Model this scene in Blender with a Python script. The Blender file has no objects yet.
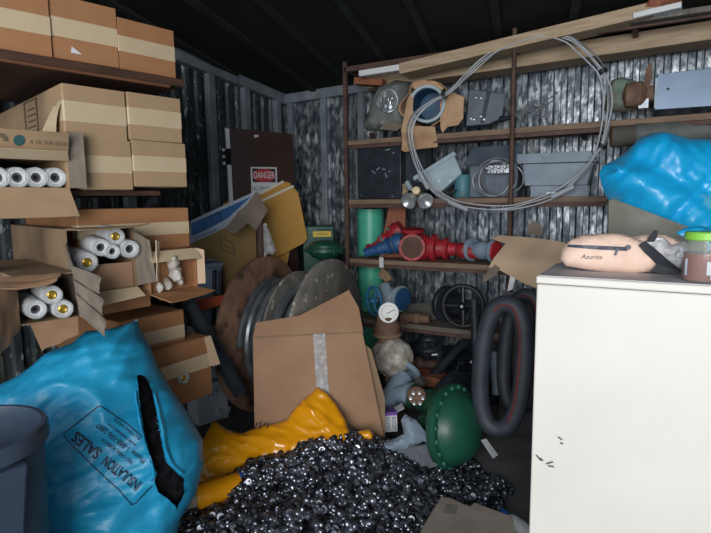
import bpy, bmesh, math, random
from mathutils import Vector, Matrix, Euler, noise
from mathutils.geometry import delaunay_2d_cdt
from mathutils.bvhtree import BVHTree

random.seed(7)
scene = bpy.context.scene
COL = scene.collection
PI = math.pi

# ------------------------------------------------------------------ camera
FPX = 520.0
EYE = 1.45
YAW, PITCH, ROLL = math.radians(29.0), math.radians(7.1), math.radians(0.7)
F = Vector((-math.sin(YAW) * math.cos(PITCH), math.cos(YAW) * math.cos(PITCH), -math.sin(PITCH)))
H = Vector((math.cos(YAW), math.sin(YAW), 0))
U0 = H.cross(F)
R = H * math.cos(ROLL) - U0 * math.sin(ROLL)
U = H * math.sin(ROLL) + U0 * math.cos(ROLL)
CAM = Vector((0, 0, EYE))
cam = bpy.data.cameras.new('camera')
cam.sensor_width = 36.0
cam.lens = 36.0 * FPX / 711.0
cam.clip_start = 0.05
cam_o = bpy.data.objects.new('camera', cam)
COL.objects.link(cam_o)
m = Matrix((R, U, -F)).transposed().to_4x4()
m.translation = CAM
cam_o.matrix_world = m
scene.camera = cam_o

# ------------------------------------------------------------------ light and exposure
world = bpy.data.worlds.new('daylight')
scene.world = world
world.use_nodes = True
wn = world.node_tree
bg = wn.nodes['Background']
bg.inputs['Color'].default_value = (0.74, 0.87, 1.0, 1)
bg.inputs['Strength'].default_value = 1.15

la = bpy.data.lights.new('doorway_daylight', 'AREA')
la.shape = 'RECTANGLE'
la.size, la.size_y = 3.0, 2.2
la.energy = 235
la.color = (1.0, 0.98, 0.95)
lo = bpy.data.objects.new('doorway_daylight', la)
COL.objects.link(lo)
lo.location = (0.7, -3.0, 1.9)
lo.rotation_euler = Euler((math.radians(86), 0, math.radians(4)))

scene.view_settings.view_transform = 'Standard'
scene.view_settings.look = 'None'
scene.view_settings.gamma = 1.0
scene.view_settings.exposure = 0.0
scene.view_settings.use_curve_mapping = False


# ------------------------------------------------------------------ pixel helpers (used to survey real positions)
def ray(px, py):
    return F + R * ((px - 355.5) / FPX) - U * ((py - 266.5) / FPX)


def P(px, py, d):
    return CAM + ray(px, py) * d


def onplane(px, py, q, n):
    r = ray(px, py)
    return CAM + r * ((q - CAM).dot(n) / r.dot(n))


def onX(px, py, x):
    return onplane(px, py, Vector((x, 0, 0)), Vector((1, 0, 0)))


def onY(px, py, y):
    return onplane(px, py, Vector((0, y, 0)), Vector((0, 1, 0)))


def onZ(px, py, z):
    return onplane(px, py, Vector((0, 0, z)), Vector((0, 0, 1)))


def dep(p):
    return (p - CAM).dot(F)


# ------------------------------------------------------------------ materials
def lin(h):
    h = h.lstrip('#')
    v = [int(h[i:i + 2], 16) / 255 for i in (0, 2, 4)]
    return tuple(x / 12.92 if x <= 0.04045 else ((x + 0.055) / 1.055) ** 2.4 for x in v) + (1,)


MATS = {}


def mat(name, c1, c2=None, scale=8.0, rough=0.6, metal=0.0, bump=0.0, bscale=40.0, lo=0.35, hi=0.65, coat=0.0,
        stretch=None, alpha=1.0, trans=0.0, spec=0.5, rough2=None, detail=5.0, c3=None, c3scale=30.0, c3lo=0.6, c3hi=0.7):
    mt = bpy.data.materials.new(name)
    mt.use_nodes = True
    nt = mt.node_tree
    b = nt.nodes['Principled BSDF']
    b.inputs['Roughness'].default_value = rough
    b.inputs['Metallic'].default_value = metal
    b.inputs['Coat Weight'].default_value = coat
    b.inputs['Alpha'].default_value = alpha
    b.inputs['Transmission Weight'].default_value = trans
    b.inputs['Specular IOR Level'].default_value = spec
    b.inputs['Base Color'].default_value = lin(c1)
    tc = nt.nodes.new('ShaderNodeTexCoord')
    vec = tc.outputs['Object']
    if stretch:
        mp = nt.nodes.new('ShaderNodeMapping')
        mp.inputs['Scale'].default_value = stretch
        nt.links.new(vec, mp.inputs['Vector'])
        vec = mp.outputs['Vector']

    def noi(sc, det=detail):
        n = nt.nodes.new('ShaderNodeTexNoise')
        n.inputs['Scale'].default_value = sc
        n.inputs['Detail'].default_value = det
        nt.links.new(vec, n.inputs['Vector'])
        return n

    def ramp(src, a, z, ca, cz):
        r = nt.nodes.new('ShaderNodeValToRGB')
        r.color_ramp.elements[0].position = a
        r.color_ramp.elements[1].position = z
        r.color_ramp.elements[0].color = ca
        r.color_ramp.elements[1].color = cz
        nt.links.new(src, r.inputs['Fac'])
        return r
    if c2:
        n = noi(scale)
        r = ramp(n.outputs['Fac'], lo, hi, lin(c1), lin(c2))
        out = r.outputs['Color']
        if c3:
            n3 = noi(c3scale)
            r3 = ramp(n3.outputs['Fac'], c3lo, c3hi, (0, 0, 0, 1), (1, 1, 1, 1))
            mx = nt.nodes.new('ShaderNodeMix')
            mx.data_type = 'RGBA'
            nt.links.new(r3.outputs['Color'], mx.inputs[0])
            nt.links.new(out, mx.inputs[6])
            mx.inputs[7].default_value = lin(c3)
            out = mx.outputs[2]
        nt.links.new(out, b.inputs['Base Color'])
        if rough2 is not None:
            rr = ramp(n.outputs['Fac'], lo, hi, (rough,) * 3 + (1,), (rough2,) * 3 + (1,))
            nt.links.new(rr.outputs['Color'], b.inputs['Roughness'])
    if bump:
        n2 = noi(bscale)
        bp = nt.nodes.new('ShaderNodeBump')
        bp.inputs['Strength'].default_value = bump
        bp.inputs['Distance'].default_value = 0.02
        nt.links.new(n2.outputs['Fac'], bp.inputs['Height'])
        nt.links.new(bp.outputs['Normal'], b.inputs['Normal'])
    MATS[name] = mt
    return mt


mat('tan_cardboard', '#a98d6e', '#9f8466', 5, 0.75, bump=0.05, bscale=9)
mat('orange_cardboard', '#a4754f', '#996b47', 5, 0.75, bump=0.05, bscale=9)
mat('brown_cardboard', '#9c7a5e', '#906f55', 4, 0.75, bump=0.06, bscale=9)
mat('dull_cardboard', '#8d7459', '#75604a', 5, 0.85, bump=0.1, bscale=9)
mat('grey_cardboard', '#84786a', '#6a6056', 6, 0.8, bump=0.15, bscale=12)
mat('pale_cardboard', '#cdb296', '#c0a486', 5, 0.8, bump=0.08, bscale=9)
mat('beige_tape', '#c8b597', '#beaa8b', 6, 0.4)
mat('kraft_paper', '#ba9979', '#a88566', 6, 0.8, bump=0.25, bscale=14)
mat('printed_ink', '#34362f', rough=0.8)
mat('teal_ink', '#2d5a5e', rough=0.8)
mat('faded_ink', '#6d6250', rough=0.8)
mat('filter_white', '#dcdcde', '#cfd0d4', 20, 0.6, bump=0.15, bscale=60)
mat('dark_core', '#4a4a52', rough=0.6)
mat('brass_cap', '#c9a844', '#a98a32', 30, 0.35, metal=0.6)
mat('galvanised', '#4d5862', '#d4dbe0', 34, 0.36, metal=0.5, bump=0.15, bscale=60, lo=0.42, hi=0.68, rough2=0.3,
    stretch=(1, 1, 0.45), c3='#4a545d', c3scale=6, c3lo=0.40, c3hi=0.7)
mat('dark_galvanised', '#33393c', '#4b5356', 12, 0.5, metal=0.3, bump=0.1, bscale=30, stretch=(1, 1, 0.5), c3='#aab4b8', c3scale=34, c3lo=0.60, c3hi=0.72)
mat('steel_trim', '#8b959d', '#727c84', 8, 0.5, metal=0.3)
mat('black_ceiling', '#1b1f1c', '#232724', 3, 0.85, bump=0.1, bscale=8, spec=0.2)
mat('purlin_steel', '#2b312e', '#242a27', 5, 0.8, spec=0.2)
mat('dirty_floor', '#505154', '#646466', 5, 0.85, bump=0.2, bscale=20)
mat('plank_wood', '#86705d', '#6d5a4b', 5, 0.75, stretch=(1, 8, 8), bump=0.1, bscale=12)
mat('pale_timber', '#b09c82', '#988368', 5, 0.75, stretch=(1, 10, 10), bump=0.08, bscale=10)
mat('dark_timber', '#4b3022', '#38241a', 5, 0.75, stretch=(1, 8, 8), bump=0.1, bscale=12)
mat('brown_timber', '#6e452c', '#5d3924', 5, 0.75, stretch=(1, 8, 8), bump=0.1, bscale=12)
mat('red_timber', '#935a40', '#7d4a34', 6, 0.75, stretch=(8, 8, 1), bump=0.1, bscale=12)
mat('grey_timber', '#77716a', '#5c5751', 6, 0.85, stretch=(8, 2, 2), bump=0.2, bscale=14)
mat('rusty_steel', '#4d3b36', '#624a41', 14, 0.7, metal=0.3, bump=0.2, bscale=50)
mat('rust', '#60473a', '#7a5f4f', 12, 0.8, bump=0.3, bscale=40)
mat('reel_rust', '#8f6b58', '#a57f69', 5, 0.75, metal=0.1, bump=0.15, bscale=25, c3='#3c2c26', c3scale=7, c3lo=0.5, c3hi=0.7)
mat('reel_dust', '#86817a', '#6a6660', 7, 0.85, bump=0.1, bscale=25, c3='#b9b4ac', c3scale=18, c3lo=0.6, c3hi=0.68)
mat('dark_iron', '#272d35', '#343b45', 14, 0.5, metal=0.4, bump=0.15, bscale=40)
mat('black_steel', '#232830', '#323841', 12, 0.4, metal=0.3, c3='#6e747c', c3scale=16, c3lo=0.68, c3hi=0.72)
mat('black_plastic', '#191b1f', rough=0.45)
mat('hose_rubber', '#343942', '#2a2e36', 10, 0.6, bump=0.1, bscale=40)
mat('hose_stripe', '#6a3236', '#5a2a2e', 10, 0.6)
mat('conduit_metal', '#a0a7ae', '#727880', 8, 0.32, metal=0.6)
mat('hose_steel', '#8b929a', '#5c636b', 10, 0.3, metal=0.5)
mat('dark_tube', '#4a525c', '#3c444d', 10, 0.4, metal=0.3)
mat('grey_paint', '#7d8b9a', '#6c7a89', 9, 0.5, bump=0.08, bscale=30)
mat('light_grey_paint', '#9db0ba', '#8b9ea9', 9, 0.5, bump=0.08, bscale=30)
mat('slate_grey_paint', '#5b6874', '#4c5863', 8, 0.5, bump=0.1, bscale=30, c3='#a7b0b5', c3scale=22, c3lo=0.7, c3hi=0.74)
mat('case_grey', '#8494a6', '#768698', 6, 0.5)
mat('red_paint', '#a8242f', '#8c2029', 9, 0.5, bump=0.12, bscale=35, c3='#5e3a32', c3scale=18, c3lo=0.62, c3hi=0.7)
mat('blue_paint', '#2a5587', '#234870', 9, 0.5, bump=0.12, bscale=35, c3='#6d7f93', c3scale=22, c3lo=0.66, c3hi=0.72)
mat('wheel_blue', '#3d7fab', '#336d95', 9, 0.45)
mat('green_paint', '#1d5646', '#174839', 7, 0.42, coat=0.05, bump=0.04, bscale=25)
mat('dull_green_paint', '#24503c', '#1c4131', 9, 0.5, bump=0.1, bscale=30)
mat('teal_pipe', '#4fb79a', '#46aa8f', 5, 0.4)
mat('teal_can', '#4a7f8c', '#3e6f7c', 9, 0.5, c3='#6e4f3a', c3scale=12, c3lo=0.62, c3hi=0.7)
mat('yellow_label', '#d8b834', rough=0.5)
mat('white_paint', '#dcdedf', '#d0d2d4', 6, 0.5)
mat('white_card', '#d3d6dc', '#c4c8cf', 6, 0.6)
mat('purple_print', '#6b3f96', rough=0.5)
mat('blue_print', '#4479b4', '#3a6ba6', 12, 0.35)
mat('pale_print', '#ccd6e4', '#b9c7da', 30, 0.35)
mat('chrome', '#c9ccd0', '#a4a7ac', 12, 0.3, metal=0.6)
mat('foam_yellow', '#c99a4e', '#bf8e42', 4, 0.7, bump=0.04, bscale=9)
mat('kraft_yellow', '#a88a55', '#977a49', 4, 0.7, bump=0.05, bscale=9)
mat('foam_white', '#dcd8cc', rough=0.7)
mat('brown_laminate', '#3c2620', '#33201b', 3, 0.35, bump=0.02)
mat('sign_red', '#b02a34', rough=0.5)
mat('sign_black', '#1c1b1d', rough=0.5)
mat('orange_plastic', '#c9582c', '#b54c24', 6, 0.5)
mat('blue_film', '#2093bd', '#1b88b1', 3, 0.42, bump=0.45, bscale=6, stretch=(1.6, 1.6, 3.0))
mat('blue_sheen', '#1cb2ee', '#18a8e4', 3, 0.34, bump=0.35, bscale=7, coat=0.1, c3='#7cc2d4', c3scale=4, c3lo=0.66, c3hi=0.75)
mat('black_fibre', '#121215', '#1b1b1f', 40, 0.95, bump=0.6, bscale=60, spec=0.1)
mat('text_navy', '#10233e', rough=0.6)
mat('yellow_film', '#e29a12', '#d68f0e', 4, 0.24, bump=0.18, bscale=9, coat=0.25)
mat('tube_core', '#aaa08f', '#9b917f', 12, 0.8)
mat('bit_metal', '#32353c', '#989daa', 28, 0.26, metal=0.8, lo=0.40, hi=0.66, c3='#4a3f3a', c3scale=40)
_g = MATS['bit_metal'].node_tree
_p = _g.nodes.new('ShaderNodeNewGeometry')
for _n in _g.nodes:
    if _n.type == 'TEX_NOISE':
        _g.links.new(_p.outputs['Position'], _n.inputs['Vector'])
mat('bin_plastic', '#3b485b', '#334052', 6, 0.5, bump=0.04)
mat('cabinet_white', '#e4e0d9', '#dedad2', 3, 0.4)
mat('cabinet_top', '#cbc8cc', '#bdbac0', 5, 0.5)
mat('scuff', '#4c4a48', rough=0.8)
mat('pouch_pink', '#f0d2c0', '#e8c6b2', 8, 0.85, bump=0.2, bscale=14)
mat('webbing_black', '#1d212b', rough=0.7)
mat('paper_white', '#e4e4e8', '#c9cad1', 18, 0.8, bump=0.3, bscale=14)
mat('zipper_grey', '#4b5060', rough=0.5)
mat('sauce_red', '#8e3029', '#7c2822', 9, 0.4)
mat('lid_green', '#8bcf4a', '#7fc340', 8, 0.4)
mat('cable_grey', '#b9bec4', '#a4a9b0', 8, 0.4)
mat('cable_dark', '#5d6268', '#777c82', 8, 0.45)
mat('tie_black', '#1a1b1e', rough=0.6)
mat('sleeve_grey', '#9aa0a6', rough=0.45)
mat('camo_cloth', '#6f8577', '#7b4a3a', 6, 0.85, bump=0.3, bscale=14)
mat('tarp_grey', '#6d7270', '#565b5a', 7, 0.6, bump=0.3, bscale=10)
mat('blue_inside', '#175a86', '#124a70', 6, 0.5)
mat('slate', '#57544f', '#4a4743', 8, 0.85, bump=0.2, bscale=20)
mat('dust_board', '#6f675f', '#5f5850', 7, 0.85, bump=0.15, bscale=20)
mat('board_bare', '#8a8a82', '#74746a', 9, 0.85, bump=0.25, bscale=18)
mat('white_wrap', '#c9c6c0', '#8a7d6e', 14, 0.4, bump=0.6, bscale=22)
mat('steel_sheet', '#65788f', '#55677d', 4, 0.38, metal=0.3)
mat('dark_rust', '#4d362e', '#5f453a', 16, 0.8, bump=0.2, bscale=40)
mat('pale_green', '#3c7360', '#356756', 12, 0.5)
mat('gauge_face', '#e8e8e6', rough=0.4)
mat('lamp_amber', '#d9c39a', rough=0.3)
mat('film_clear', '#d5d8da', '#b9bdc0', 14, 0.15, alpha=0.4, bump=0.6, bscale=22)
mat('glass', '#c9d3c9', rough=0.05, alpha=0.13)
mat('bottle_blue', '#2a5ba8', rough=0.3)


# ------------------------------------------------------------------ mesh builder
class MB:
    def __init__(self):
        self.v, self.f = [], []

    def add(self, vs, fs):
        n = len(self.v)
        self.v += [Vector(p) for p in vs]
        self.f += [tuple(i + n for i in f) for f in fs]
        return self

    def box(self, c, s, rot=None):
        c = Vector(c)
        hx, hy, hz = s[0] / 2, s[1] / 2, s[2] / 2
        vs = [Vector((x, y, z)) for x in (-hx, hx) for y in (-hy, hy) for z in (-hz, hz)]
        if rot:
            vs = [rot @ p for p in vs]
        return self.add([c + p for p in vs], [(0, 1, 3, 2), (4, 6, 7, 5), (0, 4, 5, 1), (2, 3, 7, 6), (0, 2, 6, 4), (1, 5, 7, 3)])

    def beam(self, a, b, w, h, up=Vector((0, 0, 1))):
        a, b = Vector(a), Vector(b)
        d = (b - a).normalized()
        s = d.cross(up).normalized()
        u = s.cross(d)
        vs = [p + s * x * w / 2 + u * y * h / 2 for p in (a, b) for x, y in ((-1, -1), (1, -1), (1, 1), (-1, 1))]
        return self.add(vs, [(3, 2, 1, 0), (4, 5, 6, 7), (0, 1, 5, 4), (1, 2, 6, 5), (2, 3, 7, 6), (3, 0, 4, 7)])

    def lathe(self, o, axis, prof, seg=32, squash=None):
        """prof: list of (radius, height along axis)"""
        o, ax = Vector(o), Vector(axis).normalized()
        t = Vector((0, 0, 1)) if abs(ax.z) < 0.9 else Vector((1, 0, 0))
        a = ax.cross(t).normalized()
        b = ax.cross(a)
        vs, fs = [], []
        for r, h in prof:
            for k in range(seg):
                q = 2 * PI * k / seg
                vs.append(o + ax * h + (a * math.cos(q) + b * math.sin(q) * (squash or 1)) * max(r, 1e-4))
        for i in range(len(prof) - 1):
            for k in range(seg):
                k2 = (k + 1) % seg
                fs.append((i * seg + k, i * seg + k2, (i + 1) * seg + k2, (i + 1) * seg + k))
        fs.append(tuple(range(seg - 1, -1, -1)))
        n = (len(prof) - 1) * seg
        fs.append(tuple(range(n, n + seg)))
        return self.add(vs, fs)

    def cyl(self, a, b, r, r2=None, seg=20):
        a, b = Vector(a), Vector(b)
        return self.lathe(a, b - a, [(r, 0), (r if r2 is None else r2, (b - a).length)], seg)

    def ring(self, o, axis, prof, seg=40):
        """closed profile lathe (hollow ring)"""
        o, ax = Vector(o), Vector(axis).normalized()
        t = Vector((0, 0, 1)) if abs(ax.z) < 0.9 else Vector((1, 0, 0))
        a = ax.cross(t).normalized()
        b = ax.cross(a)
        vs, fs = [], []
        n = len(prof)
        for k in range(seg):
            q = 2 * PI * k / seg
            e = a * math.cos(q) + b * math.sin(q)
            for r, h in prof:
                vs.append(o + ax * h + e * r)
        for k in range(seg):
            k2 = (k + 1) % seg
            for i in range(n):
                i2 = (i + 1) % n
                fs.append((k * n + i, k2 * n + i, k2 * n + i2, k * n + i2))
        return self.add(vs, fs)

    def torus(self, o, axis, r, t, seg=40, ms=10):
        return self.ring(o, axis, [(r + t * math.cos(2 * PI * i / ms), t * math.sin(2 * PI * i / ms)) for i in range(ms)], seg)

    def tube(self, pts, r, seg=8, closed=False):
        pts = [Vector(p) for p in pts]
        n = len(pts)
        vs, fs = [], []
        prev = None
        rr = r if isinstance(r, (list, tuple)) else [r] * n
        for i, p in enumerate(pts):
            if closed:
                d = (pts[(i + 1) % n] - pts[i - 1]).normalized()
            else:
                d = (pts[min(i + 1, n - 1)] - pts[max(i - 1, 0)]).normalized()
            if prev is None:
                t = Vector((0, 0, 1)) if abs(d.z) < 0.9 else Vector((1, 0, 0))
                a = d.cross(t).normalized()
            else:
                a = (prev - d * prev.dot(d)).normalized()
            prev = a
            b = d.cross(a)
            for k in range(seg):
                q = 2 * PI * k / seg
                vs.append(p + (a * math.cos(q) + b * math.sin(q)) * rr[i])
        for i in range(n if closed else n - 1):
            i2 = (i + 1) % n
            for k in range(seg):
                k2 = (k + 1) % seg
                fs.append((i * seg + k, i * seg + k2, i2 * seg + k2, i2 * seg + k))
        if not closed:
            fs.append(tuple(range(seg - 1, -1, -1)))
            fs.append(tuple(range((n - 1) * seg, n * seg)))
        return self.add(vs, fs)

    def sphere(self, c, r, seg=20, rings=12, sc=(1, 1, 1)):
        prof = [(math.sin(PI * i / rings) * r, -math.cos(PI * i / rings) * r) for i in range(rings + 1)]
        n = len(self.v)
        self.lathe((0, 0, 0), (0, 0, 1), prof, seg)
        for i in range(n, len(self.v)):
            p = self.v[i]
            self.v[i] = Vector((p.x * sc[0], p.y * sc[1], p.z * sc[2])) + Vector(c)
        return self


def smooth_path(pts, n=8, closed=False):
    pts = [Vector(p) for p in pts]
    out = []
    m = len(pts)
    for i in range(m if closed else m - 1):
        if closed:
            a, b, c, d = pts[i - 1], pts[i], pts[(i + 1) % m], pts[(i + 2) % m]
        else:
            a, b, c, d = pts[max(i - 1, 0)], pts[i], pts[i + 1], pts[min(i + 2, m - 1)]
        for k in range(n):
            t = k / n
            out.append(0.5 * ((2 * b) + (c - a) * t + (2 * a - 5 * b + 4 * c - d) * t * t + (3 * b - a - 3 * c + d) * t ** 3))
    if not closed:
        out.append(pts[-1])
    return out


class Frame:
    """a plane in the room: origin q, x axis ex, y axis ey, normal n towards the viewer"""
    def __init__(self, q, n, up=(0, 0, 1)):
        self.q, self.n = Vector(q), Vector(n).normalized()
        self.ex = Vector(up).cross(self.n).normalized()
        self.ey = self.n.cross(self.ex)

    def px(self, px, py):
        p = onplane(px, py, self.q, self.n) - self.q
        return Vector((p.dot(self.ex), p.dot(self.ey)))

    def w(self, x, y, h=0):
        return self.q + self.ex * x + self.ey * y + self.n * h


def tri_fill(poly, step):
    """triangles over a polygon, boundary points first"""
    bd = []
    n = len(poly)
    for i in range(n):
        a, b = poly[i], poly[(i + 1) % n]
        k = max(1, int((b - a).length / step))
        for j in range(k):
            bd.append(a + (b - a) * (j / k))

    def inside(p):
        c = False
        for i in range(len(bd)):
            a, b = bd[i], bd[i - 1]
            if (a.y > p.y) != (b.y > p.y) and p.x < (b.x - a.x) * (p.y - a.y) / (b.y - a.y) + a.x:
                c = not c
        return c

    def dist(p):
        best = 1e9
        for i in range(n):
            a, b = poly[i], poly[(i + 1) % n]
            ab = b - a
            t = max(0, min(1, (p - a).dot(ab) / max(ab.length_squared, 1e-12)))
            best = min(best, (p - a - ab * t).length)
        return best
    pts = list(bd)
    x0, x1 = min(p.x for p in poly), max(p.x for p in poly)
    y0, y1 = min(p.y for p in poly), max(p.y for p in poly)
    j = 0
    y = y0
    while y < y1:
        x = x0 + (step / 2 if j % 2 else 0)
        while x < x1:
            p = Vector((x, y))
            if inside(p) and dist(p) > step * 0.45:
                pts.append(p)
            x += step
        y += step * 0.87
        j += 1
    ed = [(i, (i + 1) % len(bd)) for i in range(len(bd))]
    vs, _e, fs, *_ = delaunay_2d_cdt(pts, ed, [], 1, 1e-6)
    out = []
    for f in fs:
        a, b, c = (vs[i] for i in f)
        if (b - a).cross(c - a) < 0:
            f = list(f)[::-1]
        out.append(tuple(f))
    return [Vector(v) for v in vs], out, [dist(v) for v in vs]


def blob(fr, poly, step, front, back=0.0, edge=0.05, wob=0.0, wscale=6.0, seed=0.0, slab=False, bend=None, mb=None):
    """a solid over an outline in plane fr: slab of thickness front, or a pillow bulging to front / back"""
    poly = [Vector(p) for p in poly]
    ar = sum(poly[i - 1].cross(poly[i]) for i in range(len(poly)))
    if ar < 0:
        poly = poly[::-1]
    vs, fs, ds = tri_fill(poly, step)
    mb = mb or MB()
    top, bot = [], []
    for p, d in zip(vs, ds):
        b = bend(p.x, p.y) if bend else 0
        if slab:
            k1, k2 = front / 2, -front / 2
            w = wob * noise.noise(Vector((p.x * wscale, p.y * wscale, seed)))
            top.append(fr.w(p.x, p.y, k1 + b + w))
            bot.append(fr.w(p.x, p.y, k2 + b + w))
        else:
            t = min(1.0, d / edge)
            k = math.sqrt(max(0, 1 - (1 - t) ** 2))
            q = Vector((p.x * wscale, p.y * wscale, seed))
            w = wob * (noise.noise(q) + 0.5 * abs(noise.noise(q * 2.3)) * 2 - 0.5)
            top.append(fr.w(p.x, p.y, front * k + b + w * min(1, k + 0.3) + 0.001))
            bot.append(fr.w(p.x, p.y, -back * k + b + w * min(1, 0.3) - 0.001))
    n = len(vs)
    faces = list(fs) + [tuple(i + n for i in f[::-1]) for f in fs]
    cnt = {}
    for f in fs:
        for i in range(len(f)):
            a, b2 = f[i], f[(i + 1) % len(f)]
            cnt[(a, b2)] = 1
    for (a, b2) in cnt:
        if (b2, a) not in cnt:
            faces.append((b2, a, a + n, b2 + n))
    mb.add(top + bot, faces)
    return mb


# ------------------------------------------------------------------ things, parts, structure
def rotm(o):
    return Matrix.LocRotScale(o.location, o.rotation_euler, None)


def mesh_obj(name, mb, material, parent=None, inv=None, bevel=0.0, ang=35, sub=0, bseg=2):
    me = bpy.data.meshes.new(name)
    vs = [inv @ p for p in mb.v] if inv else mb.v
    me.from_pydata([tuple(p) for p in vs], [], mb.f)
    me.polygons.foreach_set('use_smooth', [True] * len(me.polygons))
    me.update()
    bm = bmesh.new()
    bm.from_mesh(me)
    bmesh.ops.recalc_face_normals(bm, faces=bm.faces)
    bm.to_mesh(me)
    bm.free()
    me.set_sharp_from_angle(angle=math.radians(ang))
    me.materials.append(MATS[material])
    o = bpy.data.objects.new(name, me)
    COL.objects.link(o)
    if parent:
        o.parent = parent
    if bevel:
        md = o.modifiers.new('bevel', 'BEVEL')
        md.width = bevel
        md.segments = bseg
        md.limit_method = 'ANGLE'
        md.angle_limit = math.radians(40)
    return o


def tag(o, label, cat, group=None):
    o['label'] = label
    o['category'] = cat
    if group:
        o['group'] = group
    return o


def thing(name, label, cat, loc=(0, 0, 0), rot=(0, 0, 0), group=None):
    o = bpy.data.objects.new(name, None)
    COL.objects.link(o)
    o.empty_display_size = 0.05
    o.location = loc
    o.rotation_euler = rot
    return tag(o, label, cat, group)


def part(root, name, mb, material, label=None, parent=None, world=False, **kw):
    """a part of root (or a sub-part when parent is a part); mesh in root's local frame, or in room coordinates"""
    inv = rotm(root).inverted() if world else None
    o = mesh_obj(name, mb, material, parent or root, inv, **kw)
    if label:
        o['label'] = label
    return o


def solo(name, label, cat, mb, material, loc=None, group=None, **kw):
    """a thing that is one mesh, drawn in room coordinates"""
    loc = Vector(loc) if loc is not None else sum(mb.v, Vector()) / len(mb.v)
    o = mesh_obj(name, mb, material, None, Matrix.Translation(-loc), **kw)
    o.location = loc
    return tag(o, label, cat, group)


def struct(name, mb, material, **kw):
    o = mesh_obj(name, mb, material, None, None, **kw)
    o['kind'] = 'structure'
    return o


def text_mb(body, size, fn, res=3, align='CENTER', xs=1.0, bold=0.0):
    """lettering as a mesh; fn maps (x, y) of the lettering plane to a room point"""
    cu = bpy.data.curves.new('lettering', 'FONT')
    cu.body = body
    cu.size = size
    cu.offset = bold * size
    cu.align_x = align
    cu.align_y = 'CENTER'
    cu.resolution_u = res
    ob = bpy.data.objects.new('lettering', cu)
    COL.objects.link(ob)
    dg = bpy.context.evaluated_depsgraph_get()
    me = ob.evaluated_get(dg).to_mesh()
    mb = MB()
    mb.add([fn(v.co.x * xs, v.co.y) for v in me.vertices], [tuple(p.vertices) for p in me.polygons])
    bpy.data.objects.remove(ob)
    bpy.data.curves.remove(cu)
    return mb


# ------------------------------------------------------------------ the room
YF = P(347, 200, 4.0).y            # front of the shelf rack on the back wall
YB = YF + 0.52
corner = onY(283, 97, YB)
XL, ZC = corner.x, corner.z
XR = 2.3
YN = -0.7
_l = onX(175, 52, XL)
_r = onY(345, 87, YB)
SB = (_l.z - ZC) / (YB - _l.y)
SA = (_r.z - ZC) / (_r.x - XL)
SB, SA = min(SB, 0.3), min(SA, 0.2)


def ceil_z(x, y):
    return ZC + SA * (x - XL) + SB * (YB - y)


def corrugated(p0, p1, nrm, ztop, pitch, depth_):
    p0, p1 = Vector(p0), Vector(p1)
    L = (p1 - p0).length
    e = (p1 - p0) / L
    prof = []
    s = 0
    while s < L:
        for t, h in ((0, 0), (0.42, 0), (0.52, 1), (0.88, 1), (0.98, 0)):
            if s + t * pitch <= L:
                prof.append((s + t * pitch, h * depth_))
        s += pitch
    mb = MB()
    vs = []
    for t, h in prof:
        q = p0 + e * t + Vector(nrm) * h
        vs += [Vector((q.x, q.y, -0.02)), Vector((q.x, q.y, ztop(q.x, q.y)))]
    mb.add(vs, [(2 * i, 2 * i + 2, 2 * i + 3, 2 * i + 1) for i in range(len(prof) - 1)])
    return mb


struct('wall_back', corrugated((XL, YB, 0), (XR, YB, 0), (0, -1, 0), ceil_z, 0.088, 0.03), 'galvanised')
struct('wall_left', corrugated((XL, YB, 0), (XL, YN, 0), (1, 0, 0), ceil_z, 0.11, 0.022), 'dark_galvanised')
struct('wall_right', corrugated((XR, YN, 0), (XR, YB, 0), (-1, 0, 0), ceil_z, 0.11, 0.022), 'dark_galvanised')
mb = MB().box(((XL + XR) / 2, (YB + YN) / 2, -0.05), (XR - XL + 0.4, YB - YN + 0.4, 0.1))
struct('floor', mb, 'dirty_floor')
mb = MB()
cs = [(XL - 0.1, YN), (XR + 0.1, YN), (XR + 0.1, YB + 0.1), (XL - 0.1, YB + 0.1)]
mb.add([Vector((x, y, ceil_z(x, y))) for x, y in cs] + [Vector((x, y, ceil_z(x, y) + 0.05)) for x, y in cs],
       [(0, 1, 2, 3), (7, 6, 5, 4), (0, 4, 5, 1), (1, 5, 6, 2), (2, 6, 7, 3), (3, 7, 4, 0)])
struct('ceiling', mb, 'black_ceiling')


def on_ceiling(px, py):
    nn = Vector((-SA, SB, 1)).normalized()
    return onplane(px, py, corner, nn)


# roof purlins crossing the ceiling
_a, _b = on_ceiling(201, 6), on_ceiling(318, 92)
pd = (_b - _a).normalized()
k = 0
for qx, qy in ((110, 0), (201, 6), (268, 6), (345, 6), (412, 6), (495, 6), (575, 6)):
    q = on_ceiling(qx, qy)
    mb = MB()
    a = q - pd * 0.6
    t1 = (YB - 0.06 - a.y) / pd.y if pd.y > 0.05 else 3
    b = a + pd * t1
    up = Vector((-SA, SB, 1)).normalized()
    mb.beam(a - up * 0.012, b - up * 0.012, 0.05, 0.024, up)
    k += 1
    struct(f'trim_{k}', mb, 'purlin_steel')


def stud(px, py, wall):
    p = onX(px, py, XL) if wall == 'l' else onY(px, py, YB)
    mb = MB()
    z1 = ceil_z(p.x, p.y)
    if wall == 'l':
        mb.box((XL + 0.045, p.y, z1 / 2), (0.05, 0.07, z1))
    else:
        mb.box((p.x, YB - 0.045, z1 / 2), (0.055, 0.05, z1))
    return mb


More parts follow.
